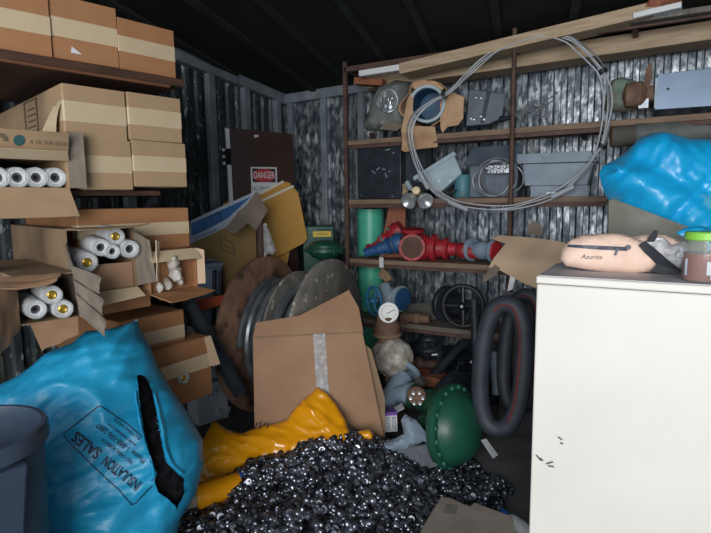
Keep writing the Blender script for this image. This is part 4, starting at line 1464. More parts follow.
# flood light with two lamp heads
q = onY(440, 172, YF + 0.02)
fr = Frame(q, (0.2, -1, 0.15))
fl = thing('flood_light', 'grey emergency light tilted on the second shelf, with two lamp heads', 'lamp', (q.x, q.y, Z2))
pl = [fr.px(*p) for p in ((418, 180), (417, 176), (454, 154), (462, 173), (441, 192), (434, 191))]
part(fl, 'housing', blob(fr, pl, 0.1, 0.09, slab=True, bend=lambda x, y: -0.045), 'light_grey_paint', world=True, bevel=0.006)
pl = [fr.px(*p) for p in ((414, 181), (413, 177), (454, 151.5), (457, 155)) ]
part(fl, 'lid', blob(fr, pl, 0.1, 0.11, slab=True, bend=lambda x, y: -0.045), 'light_grey_paint', world=True, bevel=0.004)
mb = MB()
for px_, py_ in ((447, 173), (439, 181), (450, 181)):
    p = fr.px(px_, py_)
    mb.lathe(fr.w(p.x, p.y, 0), fr.n, [(0.008, 0), (0.006, 0.005)], 12)
part(fl, 'screw', mb, 'chrome', world=True)
p = fr.px(418, 192)
for px_, py_, dx_, dy_ in ((412, 200, -0.35, -0.55), (425, 200, 0.45, -0.5)):
    a = fr.px(px_, py_)
    d_ = (fr.n * 0.7 + fr.ex * dx_ + fr.ey * dy_).normalized()
    base = fr.w(a.x, a.y, 0.04) - d_ * 0.03
    part(fl, 'lamp_head', MB().lathe(base - d_ * 0.02, d_, [(0.015, 0), (0.035, 0.015), (0.05, 0.05), (0.056, 0.09), (0.05, 0.092), (0.03, 0.07), (0.0, 0.06)], 28), 'chrome', world=True, label='chrome lamp head')
part(fl, 'amber_knob', MB().lathe(fr.w(p.x, p.y, 0.02), fr.n, [(0.02, 0), (0.028, 0.02), (0.03, 0.05), (0.024, 0.06), (0.0, 0.062)], 24), 'lamp_amber', world=True, label='cream round knob')
a, b = fr.px(408, 183), fr.px(412, 190)
part(fl, 'arm', MB().cyl(fr.w(a.x, a.y, 0.04), fr.w(b.x, b.y, 0.05), 0.018, seg=14).cyl(fr.w(b.x, b.y, 0.05), fr.w(p.x, p.y, 0.03), 0.012, seg=12), 'light_grey_paint', world=True)
fr2 = Frame(onY(404, 188, YF + 0.03), (0, -1, 0))
pl = [fr2.px(*p) for p in ((402, 195), (402, 184), (408, 183), (408, 195))]
solo('straw_wad', 'small wad of straw coloured packing right of the black box', 'packing', blob(fr2, pl, 0.01, 0.02, 0.02, edge=0.02, wob=0.015, wscale=40), 'pale_timber')

# teal can with a lever
q = onY(463, 185, YF + 0.12)
cn = thing('teal_can', 'small worn teal can lying behind the grey lamp on the second shelf', 'can', (q.x, q.y, Z2))
rz = 0.05
h_ = onY(463, 175, YF + 0.12).z - Z2
part(cn, 'body', MB().lathe((q.x, q.y, Z2), (0, 0, 1), [(0.062, 0), (0.064, 0.006), (0.061, 0.012), (0.061, h_ - 0.012), (0.064, h_ - 0.006), (0.062, h_), (0.055, h_ - 0.004)], 32), 'teal_can', world=True)
a = onY(446, 195, YF + 0.08)
part(cn, 'lever', MB().beam((a.x, YF + 0.07, Z2 + 0.012), (q.x - 0.02, YF + 0.06, Z2 + 0.055), 0.025, 0.012).cyl((a.x, YF + 0.07, Z2 + 0.012), (a.x + 0.05, YF + 0.07, Z2 + 0.012), 0.012, seg=10), 'dark_iron', world=True)

# grey box behind the wire coil
q = onY(496, 170, YF + 0.16)
fr = Frame(q, (0.0, -1, 0))
gx = thing('junction_box', 'low grey junction box with a wide lid behind the round wire coil', 'electrical box', (q.x, q.y, Z2))
p0, p1 = fr.px(474, 162), fr.px(520, 195)
pl = [Vector((p0.x, Z2 - q.z)), Vector((p1.x, Z2 - q.z)), Vector((p1.x, p0.y)), Vector((p0.x, p0.y))]
part(gx, 'body', blob(fr, pl, 0.4, 0.2, slab=True), 'slate_grey_paint', world=True, bevel=0.006)
pl = [fr.px(*p) for p in ((470, 167), (475, 148), (524, 145), (526, 162))]
part(gx, 'lid', blob(fr, pl, 0.4, 0.03, slab=True, bend=lambda x, y: 0.13 - (y - p0.y) * 0.9), 'slate_grey_paint', world=True, bevel=0.004)
part(gx, 'shelf_lip', MB().beam(fr.w(p0.x, p0.y + 0.01, 0.11), fr.w(p1.x, p0.y + 0.01, 0.11), 0.02, 0.02, fr.n), 'slate_grey_paint', world=True)

# wire coil
q = onY(498, 172, YF + 0.02)
fr = Frame(q, (0.05, -1, 0.08))
wc = thing('wire_coil', 'round coil of grey wire standing on the second shelf before the junction box', 'coil', (q.x, q.y, Z2))
rng = random.Random(11)
for i in range(9):
    cx_, cy_ = rng.uniform(-0.03, 0.03), rng.uniform(-0.01, 0.015)
    rx, ry = rng.uniform(0.10, 0.165), rng.uniform(0.10, 0.135)
    hh_ = 0.012 * i - 0.05
    pts_ = []
    cyy = ry + 0.006 + Z2 - q.z
    for j in range(40):
        t = 2 * PI * j / 40
        pts_.append(fr.w(cx_ + math.cos(t) * rx, max(cyy + cy_ * 0.3 + math.sin(t) * ry, Z2 - q.z + 0.006), hh_ + 0.01 * math.sin(t * 2 + i)))
    part(wc, 'strand', MB().tube(pts_, 0.005, 6, closed=True), 'cable_dark' if i % 3 else 'cable_grey', world=True)
mb = MB()
c0 = fr.px(499, 170)
mb.beam(fr.w(c0.x - 0.06, c0.y, 0.03), fr.w(c0.x + 0.07, c0.y, 0.03), 0.05, 0.02, fr.n)
for k_ in range(6):
    mb.lathe(fr.w(c0.x - 0.05 + 0.02 * k_, c0.y - 0.02 + 0.03 * (k_ % 2), 0.05), fr.n, [(0.012, 0), (0.014, 0.02), (0.008, 0.03)], 10)
mb.cyl(fr.w(c0.x - 0.08, c0.y + 0.01, 0.03), fr.w(c0.x + 0.1, c0.y + 0.012, 0.03), 0.012, seg=12)
part(wc, 'clamp_bar', mb, 'chrome', world=True)

# grey blue bin with a lid
q = onY(557, 172, YF + 0.02)
fr = Frame(q, (0.02, -1, 0))
gb_ = thing('storage_bin', 'blue grey lidded enclosure box at the right of the second shelf', 'box', (q.x, q.y, Z2))
p = [fr.px(*a) for a in ((522, 164), (594, 162), (588, 185), (524, 186))]
pl = [p[3], p[2], p[1], p[0]]
part(gb_, 'body', blob(fr, pl, 0.4, 0.2, slab=True, bend=lambda x, y: -0.1), 'grey_paint', world=True, bevel=0.008)
p = [fr.px(*a) for a in ((517, 164), (517, 154.5), (592, 151), (597, 161.5))]
part(gb_, 'lid', blob(fr, p, 0.4, 0.25, slab=True, bend=lambda x, y: -0.1), 'grey_paint', world=True, bevel=0.006)
a, b = fr.px(530, 188.5), fr.px(588, 186.5)
part(gb_, 'foot', MB().beam(fr.w(a.x, a.y, -0.04), fr.w(b.x, b.y, -0.04), 0.12, 0.03, fr.n).box(fr.w((a.x + b.x) / 2, (Z2 - q.z + a.y) / 2 - 0.01, -0.1), (0.2, 0.12, a.y - Z2 + q.z)), 'grey_paint', world=True)
a, b = fr.px(552, 193), fr.px(566, 188)
part(gb_, 'latch', MB().cyl(fr.w(a.x, a.y, 0.0), fr.w(b.x, b.y, 0.02), 0.01, seg=10).beam(fr.w(a.x - 0.03, a.y, 0), fr.w(a.x + 0.05, a.y, 0), 0.03, 0.012), 'conduit_metal', world=True)

# ---- teal pipe and wood block left
q = onY(371, 230, YF + 0.37)
q.x = onY(371, 230, YF + 0.37).x
tp_ = onY(371, 203, YF + 0.37)
mb = MB().ring((q.x, YF + 0.36, 0.0), (0, 0, 1), [(0.105, 0), (0.11, 0), (0.11, Z2 - 0.08), (0.105, Z2 - 0.08)], 40)
solo('teal_pipe', 'wide teal plastic pipe standing behind the third shelf at the left post', 'pipe', mb, 'teal_pipe', (q.x, YF + 0.36, 0))
q = onY(393, 222, YF + 0.2)
fr = Frame(q, (0.5, -1, 0))
pl = [fr.px(*p) for p in ((379, 257), (389, 205), (406, 206), (404, 257))]
solo('wood_block', 'reddish wood board standing on the third shelf beside the teal pipe', 'board', blob(fr, pl, 0.2, 0.05, slab=True), 'red_timber', (q.x, q.y, Z3), bevel=0.004)


# ---- valves on the third shelf
def valve(name, label, cat, base, ax_, material, flange_mat, r, L_, group=None, bonnet=True, stem=True, bon_dir=None, faces=None):
    """flanged gate valve lying along ax_, centred on base"""
    ax_ = Vector(ax_).normalized()
    o_ = thing(name, label, cat, (base.x, base.y, base.z - r * 1.35), group=group)
    c_ = Vector(base)
    part(o_, 'body', MB().lathe(c_ - ax_ * L_ * 0.42, ax_, [(r * 0.75, 0), (r * 0.78, L_ * 0.12), (r * 1.0, L_ * 0.28), (r * 1.08, L_ * 0.42), (r * 1.0, L_ * 0.56), (r * 0.78, L_ * 0.72), (r * 0.75, L_ * 0.84)], 28), material, world=True)
    for s in (-1, 1):
        f_ = c_ + ax_ * s * L_ * 0.45
        part(o_, 'flange', MB().lathe(f_ - ax_ * 0.012, ax_, [(r * 1.3, 0), (r * 1.35, 0.004), (r * 1.35, 0.022), (r * 1.28, 0.026)], 32), material, world=True)
        if s == 1 and faces:
            part(o_, 'flange_face', MB().lathe(f_ + ax_ * 0.0142, ax_, [(r * 1.1, 0), (r * 1.1, 0.004)], 28), faces, world=True)
        if s == -1 and faces:
            part(o_, 'flange_face', MB().lathe(f_ - ax_ * 0.0165, ax_, [(r * 1.1, 0), (r * 1.1, 0.004)], 28), faces, world=True)
    if bonnet:
        bd_ = Vector(bon_dir).normalized()
        part(o_, 'bonnet', MB().lathe(c_, bd_, [(r * 0.7, 0), (r * 0.72, r * 1.1), (r * 1.15, r * 1.15), (r * 1.15, r * 1.45), (r * 0.7, r * 1.55), (r * 0.5, r * 2.2), (r * 0.35, r * 2.6), (r * 0.35, r * 3.2)], 24), material, world=True)
    return o_, c_


zc3 = Z3 + 0.085
# big red valve: flange towards the viewer-left, body to the right
c = onY(430, 246, YF + 0.04)
rv = thing('red_gate_valve', 'large red gate valve with a round rusty flange, lying on the third shelf', 'valve', (c.x, c.y, Z3))
ax_ = Vector((1, 0.05, -0.03)).normalized()
fx = onY(412, 246, YF + 0.0)
fx.z = Z3 + 0.1
ff = Vector((0.25, -0.97, 0.05)).normalized()
part(rv, 'flange', MB().lathe(fx, ff, [(0.06, -0.16), (0.06, -0.03), (0.097, -0.028), (0.1, -0.02), (0.1, 0.0), (0.096, 0.004)], 40), 'red_paint', world=True)
part(rv, 'flange_face', MB().lathe(fx + ff * 0.0035, ff, [(0.078, 0), (0.074, 0.004)], 36), 'dark_rust', label='bare rusty flange face', world=True)
sp = fx - ff * 0.135
part(rv, 'body', MB().lathe(sp - ax_ * 0.06, ax_, [(0.06, 0), (0.1, 0.03), (0.108, 0.09), (0.095, 0.15), (0.08, 0.17), (0.08, 0.2), (0.06, 0.21)], 28), 'red_paint', world=True)
part(rv, 'bonnet', MB().lathe(sp + ax_ * 0.14, ax_, [(0.065, 0), (0.102, 0.005), (0.102, 0.035), (0.068, 0.045), (0.06, 0.09), (0.082, 0.095), (0.082, 0.12), (0.05, 0.13), (0.045, 0.2)], 28), 'red_paint', world=True)
q2 = sp + ax_ * 0.33 + ff * 0.04
part(rv, 'stem', MB().lathe(q2, Vector((1, -0.1, -0.12)), [(0.045, 0), (0.055, 0.02), (0.055, 0.07), (0.045, 0.09), (0.045, 0.17), (0.036, 0.18)], 24), 'red_paint', world=True)
uq = onY(413, 226, YF + 0.1)
part(rv, 'upper_flange', MB().lathe((uq.x, YF + 0.1, Z3 + 0.12), (0.05, -0.1, 1), [(0.055, 0), (0.052, 0.07), (0.085, 0.085), (0.088, 0.1), (0.08, 0.112)], 32), 'red_paint', world=True)
mb = MB()
for i in range(8):
    t = 2 * PI * i / 8
    ea_ = ff.cross(Vector((0, 0, 1))).normalized()
    eb2 = ff.cross(ea_)
    p = fx + (ea_ * math.cos(t) + eb2 * math.sin(t)) * 0.088
    mb.cyl(p - ff * 0.035, p + ff * 0.006, 0.008, seg=6)
part(rv, 'bolt_ring', mb, 'rust', world=True)

a, b = onY(365, 247, YF + 0.03), onY(403, 240, YF + 0.2)
a.z, b.z = Z3 + 0.05, Z3 + 0.1
d_ = (b - a).normalized()
r2_ = thing('red_gate_valve', 'red valve with a long stem, behind the blue valve on the third shelf', 'valve', ((a.x + b.x) / 2, (a.y + b.y) / 2, Z3))
L_ = (b - a).length
a2 = onY(368, 246, YF + 0.14)
a2.z = Z3 + 0.05
b2_ = onY(402, 228, YF + 0.16)
d_ = (b2_ - a2).normalized()
L_ = (b2_ - a2).length
part(r2_, 'body', MB().lathe(a2, d_, [(0.02, 0), (0.045, 0.01), (0.045, 0.03), (0.028, 0.04), (0.028, L_ * 0.35), (0.05, L_ * 0.4), (0.05, L_ * 0.55), (0.04, L_ * 0.6), (0.06, L_ * 0.7), (0.075, L_ * 0.85), (0.06, L_)], 26), 'red_paint', world=True)
part(r2_, 'collar', MB().lathe(a2 + d_ * L_ * 0.45, d_, [(0.051, 0), (0.056, 0.004), (0.056, 0.02), (0.051, 0.024)], 24), 'conduit_metal', world=True)
a3 = b2_ - d_ * L_ * 0.18
part(r2_, 'handle_bar', MB().beam(a3 + Vector((-0.05, -0.05, 0.03)), a3 + Vector((0.07, -0.07, -0.01)), 0.012, 0.02), 'conduit_metal', world=True)

a, b = onY(365, 252, YF + 0.0), onY(406, 241, YF + 0.05)
a.z = Z3 + 0.045
d_ = (b - a).normalized()
L_ = (b - a).length
bv = thing('blue_valve', 'blue gate valve lying at the front of the third shelf beside the red flange', 'valve', ((a.x + b.x) / 2, YF + 0.02, Z3))
part(bv, 'body', MB().lathe(a + d_ * L_ * 0.52, d_, [(0.04, 0), (0.065, 0.01), (0.065, 0.03), (0.055, 0.035), (0.07, 0.07), (0.078, 0.1), (0.066, 0.14)], 28), 'blue_paint', world=True)
part(bv, 'stem', MB().lathe(a, d_, [(0.034, 0), (0.036, 0.01), (0.036, L_ * 0.3), (0.045, L_ * 0.32), (0.048, L_ * 0.42), (0.04, L_ * 0.55)], 24), 'blue_paint', world=True)
part(bv, 'ring', MB().torus(a + d_ * L_ * 0.72, d_, 0.066, 0.006, 30, 6), 'conduit_metal', world=True)
tq = onY(382, 261, YF - 0.02)
tg = part(bv, 'paper_tag', MB().box((tq.x, YF - 0.03, tq.z - 0.01), (0.035, 0.003, 0.075)), 'white_card', world=True, label='white paper tag hanging over the edge')
part(bv, 'tag_string', MB().tube([(tq.x, YF - 0.03, tq.z + 0.02), (tq.x, YF - 0.02, tq.z + 0.05), (tq.x + 0.01, YF + 0.0, Z3 + 0.04)], 0.0015, 5), 'cable_grey', world=True)

# grey fitting with a red end
c = onY(483, 248, YF + 0.08)
c.z = Z3 + 0.09
gv, c = valve('grey_valve', 'grey flanged valve with a red end face, right end of the third shelf', 'valve', c, (1, -0.45, 0), 'case_grey', None, 0.062, 0.22, bonnet=False)
f_ = c + Vector((1, -0.45, 0)).normalized() * (0.22 * 0.45 + 0.0145)
part(gv, 'end_face', MB().lathe(f_, (1, -0.45, 0), [(0.07, 0), (0.066, 0.005)], 30), 'sign_red', label='red end face', world=True)

# folded cardboard hanging over the third shelf end
q = onY(525, 262, YF - 0.25)
cd = thing('bent_cardboard', 'bent pale cardboard sheet sticking out from the third shelf towards the white cabinet', 'cardboard', (q.x, q.y, Z3))
fr = Frame(q, Vector((-0.15, -0.9, 0.42)))
pl = [fr.px(*p) for p in ((487, 234), (494, 229), (530, 233), (562, 238), (566, 252), (545, 292), (525, 284), (494, 267), (489, 268), (497, 252), (502, 240))]
part(cd, 'sheet', blob(fr, pl, 0.035, 0.008, slab=True, wob=0.02, wscale=6, bend=lambda x, y: -0.5 * max(0, y)), 'pale_cardboard', world=True)
pl = [fr.px(*p) for p in ((482, 283), (492, 262), (500, 268), (496, 276))]
part(cd, 'lower_flap', blob(fr, pl, 0.03, 0.006, slab=True, wob=0.01, wscale=9), 'grey_cardboard', world=True)
pl = [fr.px(*p) for p in ((508, 292), (511, 276), (516, 279), (513, 290))]
part(cd, 'torn_end', blob(fr, pl, 0.03, 0.006, slab=True, bend=lambda x, y: 0.01), 'paper_white', world=True, label='white torn end')
q = onY(535, 227, YF + 0.1)
fr = Frame(q, (0, -1, 0.1))
pl = [fr.px(*p) for p in ((527, 234), (528, 224), (536, 221), (543, 227), (542, 236))]
solo('card_scrap', 'small grey card scrap sticking up behind the bent cardboard', 'cardboard', blob(fr, pl, 0.03, 0.006, slab=True, wob=0.008, wscale=12), 'grey_cardboard')

# ---- lowest shelf: handwheels
def handwheel(root, c_, ax_, r, t, material, hub=0.03, spokes=4, ph=0.0):
    ax_ = Vector(ax_).normalized()
    tt = Vector((0, 0, 1))
    a_ = ax_.cross(tt).normalized()
    b_ = ax_.cross(a_)
    part(root, 'rim', MB().torus(c_, ax_, r, t, 48, 10), material, world=True)
    for i in range(spokes):
        an = 2 * PI * i / spokes + ph
        e_ = a_ * math.cos(an) + b_ * math.sin(an)
        part(root, 'spoke', MB().tube([c_ + e_ * hub * 0.8, c_ + e_ * r * 0.5 + ax_ * 0.004, c_ + e_ * r], [t * 1.0, t * 0.8, t * 0.9], 8), material, world=True)
    part(root, 'hub', MB().lathe(c_ - ax_ * 0.02, ax_, [(hub, 0), (hub, 0.035), (hub * 0.6, 0.045), (hub * 0.5, 0.055)], 24), material, world=True)


c = onY(463, 306, YF - 0.02)
bw = thing('black_handwheel_valve', 'valve with a black four spoke handwheel, on the lowest shelf', 'valve', (c.x, c.y, Z4))
ax_ = Vector((0.05, -1, 0.1)).normalized()
c.z = max(c.z, Z4 + 0.16)
handwheel(bw, c, ax_, 0.14, 0.017, 'black_plastic', ph=0.05)
part(bw, 'stem', MB().lathe(c - ax_ * 0.17, ax_, [(0.02, 0), (0.02, 0.16)], 16), 'dark_iron', world=True)
c2 = onY(449, 300, YF + 0.16)
c2.z = Z4 + 0.14
part(bw, 'flange', MB().lathe(c2, (0.9, -0.45, 0), [(0.07, -0.05), (0.13, -0.048), (0.135, -0.04), (0.135, -0.01), (0.13, -0.004), (0.07, 0.0), (0.06, 0.15)], 40), 'dark_iron', world=True)
part(bw, 'nut', MB().lathe(c + ax_ * 0.034, ax_, [(0.008, 0), (0.008, 0.006)], 8), 'white_card', world=True, label='bright nut')

c = onY(374, 301, YF - 0.10)
hw = thing('blue_handwheel_valve', 'grey valve with a light blue handwheel and blue flange, lowest shelf at the post', 'valve', (onY(390, 300, YF).x, YF + 0.05, Z4))
ax_ = Vector((-0.55, -0.83, 0.0)).normalized()
handwheel(hw, c, ax_, 0.105, 0.012, 'wheel_blue', spokes=3, hub=0.025)
b0 = onY(390, 294, YF + 0.08)
b0.z = Z4 + 0.17
part(hw, 'stem', MB().cyl(c, b0, 0.014, seg=12), 'conduit_metal', world=True)
part(hw, 'body', MB().lathe(b0 + Vector((-0.09, 0, 0)), (1, -0.15, 0), [(0.05, 0), (0.07, 0.02), (0.085, 0.08), (0.07, 0.15), (0.05, 0.17)], 28), 'light_grey_paint', world=True)
part(hw, 'bonnet', MB().lathe(b0, (-0.3, -0.6, 0.5), [(0.06, 0), (0.06, 0.07), (0.075, 0.075), (0.075, 0.1), (0.03, 0.11)], 24), 'light_grey_paint', world=True)
part(hw, 'flange', MB().lathe(b0 + Vector((0.08, -0.015, 0)), (1, -0.3, 0), [(0.09, 0), (0.1, 0.004), (0.1, 0.03), (0.095, 0.034)], 36), 'light_grey_paint', world=True)
part(hw, 'flange_cap', MB().lathe(b0 + Vector((0.115, -0.025, 0)), (1, -0.3, 0), [(0.085, 0), (0.085, 0.014), (0.07, 0.02)], 32), 'blue_paint', label='blue plastic flange cap', world=True)
part(hw, 'foot', MB().lathe((b0.x, b0.y, Z4), (0, 0, 1), [(0.06, 0), (0.06, 0.015), (0.035, 0.03), (0.04, 0.12)], 24), 'light_grey_paint', world=True)
q = onY(385, 278, YF + 0.02)
fr = Frame(q, (0, -1, 0.3))
pl = [fr.px(*p) for p in ((378, 276), (382, 267), (388, 272), (392, 279), (386, 282))]
part(hw, 'cloth_tag', blob(fr, pl, 0.02, 0.01, slab=True, wob=0.01, wscale=25), 'dull_cardboard', world=True, label='brown rag tied on top')

# rusty coupling and slab on the lowest shelf
q = onY(416, 319, YF - 0.0)
cp = thing('rusty_coupling', 'small rusty pipe coupling lying on the lowest shelf below the gauge', 'coupling', (q.x, q.y, Z4))
q.z = Z4 + 0.045
part(cp, 'collar', MB().lathe(onY(404, 319, YF - 0.02) * 1.0, (-0.3, -1, 0), [(0.044, -0.03), (0.044, 0), (0.038, 0.006), (0.016, 0.004), (0.014, -0.01)], 24), 'rust', world=True)
part(cp, 'barrel', MB().lathe(q - Vector((0.09, 0, 0)), (1, 0.1, 0), [(0.035, 0), (0.035, 0.07), (0.043, 0.075), (0.043, 0.12), (0.032, 0.125), (0.032, 0.19)], 20), 'rust', world=True)
fr = Frame(onY(420, 312, YF + 0.16), (0, -0.75, 0.66))
pl = [fr.px(*p) for p in ((400, 314), (405, 305), (434, 303), (440, 312), (437, 319), (408, 322))]
solo('slate_slab', 'flat dusty slate slab lying behind the rusty coupling on the lowest shelf', 'slab', blob(fr, pl, 0.06, 0.03, slab=True), 'slate', bevel=0.004)

# the big loop of cable hung in front of the shelves
loop = [(150, 180), (185, 148), (220, 115), (262, 82), (310, 55), (355, 40), (400, 34), (460, 48), (500, 76), (535, 110), (555, 140), (568, 180), (574, 230), (568, 285), (552, 345), (525, 388), (490, 430), (445, 470), (400, 492), (350, 508), (295, 518), (225, 518), (160, 508), (125, 492), (95, 470), (65, 438), (45, 400), (31, 350), (26, 300), (45, 255), (85, 222), (120, 205)]
lp = [onY(400 + x / 2.735, 20 + y / 2.735, YF - 0.10) for x, y in loop]
lo_ = thing('cable_loop', 'big loop of thin pale cable hung in front of the upper shelves', 'cable', (onY(513, 120, YF - 0.1).x, YF - 0.1, onY(513, 212, YF - 0.1).z))
cen = sum(lp, Vector()) / len(lp)
for i, (sc_, dy_, mt_) in enumerate(((1.0, 0.0, 'cable_grey'), (0.955, -0.014, 'cable_grey'), (0.985, 0.016, 'cable_grey'), (1.02, 0.004, 'cable_dark'))):
    pts_ = []
    for j, p in enumerate(lp):
        v = (p - cen) * sc_
        w_ = 0.03 * noise.noise(Vector((j * 0.3, i * 5.0, 0))) * (1 if j not in (31, 10, 14) else 0.2)
        pts_.append(cen + v + v.normalized() * w_ + Vector((0, dy_, 0)))
    part(lo_, 'strand', MB().tube(smooth_path(pts_, 5, True), 0.0042, 6, True), mt_, world=True)
for k_ in (31, 10, 14):
    p, q = lp[k_], lp[(k_ + 1) % len(lp)]
    d_ = (q - p).normalized()
    part(lo_, 'cable_tie', MB().cyl(p - d_ * 0.012, p + d_ * 0.012, 0.024, seg=12), 'tie_black', world=True, label='black cable tie')
for k_ in (17, 22, 25):
    p, q = lp[k_], lp[(k_ + 1) % len(lp)]
    d_ = (q - p).normalized()
    part(lo_, 'sleeve', MB().cyl(p - d_ * 0.07, p + d_ * 0.07, 0.016, seg=12), 'sleeve_grey', world=True, label='light grey sleeve')
tl_ = [onY(519, 211, YF - 0.1), onY(523, 217, YF - 0.1), onY(520, 226, YF - 0.1)]
part(lo_, 'loose_end', MB().tube(smooth_path(tl_, 5), 0.005, 6), 'cable_dark', world=True)

# ------------------------------------------------------------------ under the shelves, right of the flattened carton
def dirv(r, u, f):
    """direction given as right / up / away as seen standing at the doorway"""
    fw = Vector((F.x, F.y, 0)).normalized()
    return (H * r + Vector((0, 0, 1)) * u + fw * f).normalized()


# film wrapped regulator with a dial gauge
q = P(392, 357, 3.45)
rg = thing('pressure_regulator', 'rusty regulator with a white dial gauge, its round body wrapped in film', 'regulator', (q.x, q.y, 0))
part(rg, 'body', MB().sphere(q, 0.125, 28, 16, (1.0, 0.9, 1.0)), 'rust', world=True)
mb = MB().sphere(q, 0.132, 44, 26, (1.02, 0.92, 1.0))
for j in range(len(mb.v)):
    d_ = mb.v[j] - q
    mb.v[j] = q + d_ * (1 + 0.10 * noise.noise(mb.v[j] * 16) + 0.05 * noise.noise(mb.v[j] * 40))
part(rg, 'wrapping', mb, 'white_wrap', world=True, label='crumpled white film wrapping')
nk = P(387, 326, 3.45)
part(rg, 'neck', MB().lathe((nk.x, nk.y, q.z + 0.08), (0, 0, 1), [(0.07, 0), (0.06, 0.05), (0.085, 0.07), (0.088, 0.13), (0.07, 0.16), (0.075, 0.19), (0.06, 0.21)], 28), 'rust', world=True)
part(rg, 'band', MB().torus((nk.x, nk.y, q.z + 0.15), (0, 0, 1), 0.086, 0.012, 32, 8), 'dull_cardboard', world=True)
gc_ = P(388.5, 312.5, 3.38)
gn = (CAM - gc_).normalized()
gn = Vector((gn.x + 0.15, gn.y, 0.1)).normalized()
part(rg, 'gauge_case', MB().lathe(gc_ - gn * 0.045, gn, [(0.05, 0), (0.062, 0.01), (0.062, 0.045), (0.066, 0.047), (0.066, 0.053), (0.059, 0.053)], 40), 'chrome', world=True)
gf = part(rg, 'gauge_dial', MB().lathe(gc_ + gn * 0.004, gn, [(0.06, 0), (0.06, 0.0045)], 40), 'gauge_face', world=True, label='white gauge dial')
gfr = Frame(gc_ + gn * 0.0095, gn)
mb = MB()
for i in range(28):
    t = math.radians(225 - 270 * i / 27)
    r0 = 0.046 if i % 3 else 0.04
    a, b = gfr.w(math.cos(t) * r0, math.sin(t) * r0), gfr.w(math.cos(t) * 0.052, math.sin(t) * 0.052)
    mb.beam(a, b, 0.002, 0.001, gn)
part(rg, 'scale_mark', mb, 'sign_black', parent=gf, world=True)
part(rg, 'needle', MB().beam(gfr.w(-0.012, -0.006, 0.001), gfr.w(0.036, 0.018, 0.001), 0.004, 0.0015, gn), 'sign_black', parent=gf, world=True)
part(rg, 'gauge_stem', MB().cyl(gc_ - gn * 0.03, Vector((nk.x, nk.y, q.z + 0.2)), 0.016, seg=12), 'rust', world=True)
part(rg, 'pedestal', MB().lathe((q.x, q.y, 0), (0, 0, 1), [(0.1, 0), (0.1, 0.03), (0.05, 0.05), (0.05, q.z - 0.1)], 24), 'rust', world=True)

# grey pipe tee
a, b = P(383, 408, 3.28), P(405, 374, 3.4)
pe = thing('pipe_tee', 'blue grey flanged pipe tee leaning up below the film wrapped regulator', 'pipe fitting', (a.x, a.y, 0))
d_ = (b - a).normalized()
L_ = (b - a).length
part(pe, 'run', MB().lathe(a - d_ * 0.06, d_, [(0.065, 0), (0.065, L_ + 0.04), (0.06, L_ + 0.05)], 30), 'case_grey', world=True)
part(pe, 'flange', MB().ring(b + d_ * 0.0, d_, [(0.05, 0.02), (0.088, 0.02), (0.092, 0.024), (0.092, 0.046), (0.088, 0.05), (0.05, 0.05)], 36), 'case_grey', world=True)
part(pe, 'flange', MB().lathe(a - d_ * 0.06, d_, [(0.088, 0), (0.092, 0.004), (0.092, 0.026), (0.088, 0.03)], 36), 'case_grey', world=True)
br0 = a.lerp(b, 0.42)
brd = dirv(0.75, 0.15, -0.6)
part(pe, 'branch', MB().ring(br0, brd, [(0.045, 0.02), (0.058, 0.02), (0.058, 0.12), (0.075, 0.122), (0.075, 0.15), (0.045, 0.15)], 32), 'case_grey', world=True)

# purple and white box
q = P(389, 419, 3.02)
fr = Frame(q, dirv(0.15, 0.15, -1))
pb = thing('purple_box', 'small white box with a purple top edge, right of the flattened carton', 'box', q)
p0, p1 = fr.px(378, 433), fr.px(397, 412)
mb = MB()
vs = [fr.w(x, y, h) for x in (p0.x, p1.x) for y in (p0.y, p1.y) for h in (-0.12, 0)]
mb.add(vs, [(0, 1, 3, 2), (4, 6, 7, 5), (0, 4, 5, 1), (2, 3, 7, 6), (0, 2, 6, 4), (1, 5, 7, 3)])
part(pb, 'body', mb, 'white_card', world=True, bevel=0.002)
part(pb, 'purple_band', srect(0, 0, 0, 0, 0) if False else MB().box(fr.w((p0.x + p1.x) / 2, p1.y - 0.005, -0.06), (0.001, 0.001, 0.001)).add([fr.w(x, y, h) for x in (p0.x - 0.001, p1.x + 0.001) for y in (p1.y - 0.018, p1.y + 0.002) for h in (-0.121, 0.0015)], [(0, 1, 3, 2), (4, 6, 7, 5), (0, 4, 5, 1), (2, 3, 7, 6), (0, 2, 6, 4), (1, 5, 7, 3)]), 'purple_print', world=True, label='purple printed band')
fl_ = [fr.w(p1.x, p1.y, 0), fr.w(p1.x, p1.y, -0.1), fr.w(p1.x + 0.05, p1.y + 0.03, -0.09), fr.w(p1.x + 0.045, p1.y + 0.02, 0)]
mb = MB().add(fl_ + [v - Vector((0, 0, 0.003)) for v in fl_], [(0, 1, 2, 3), (7, 6, 5, 4), (0, 3, 7, 4), (1, 5, 6, 2), (2, 6, 7, 3), (0, 4, 5, 1)])
part(pb, 'flap', mb, 'white_card', world=True, label='open white flap')
for i, tx in enumerate(('BOOST', 'BOARD')):
    xx = p1.x - 0.022 - 0.032 * i
    part(pb, 'lettering', text_mb(tx, 0.034, lambda x, y: fr.w(xx + y, (p0.y + p1.y) / 2 - 0.008 - x, 0.002), xs=0.72), 'sign_black', world=True)
mb = MB()
for i in range(6):
    mb.box(fr.w(p0.x + 0.02 + 0.004 * i, (p0.y + p1.y) / 2 - 0.01, 0.001), (0.0016, 0.001, 0.06))
part(pb, 'small_print', mb, 'faded_ink', world=True)

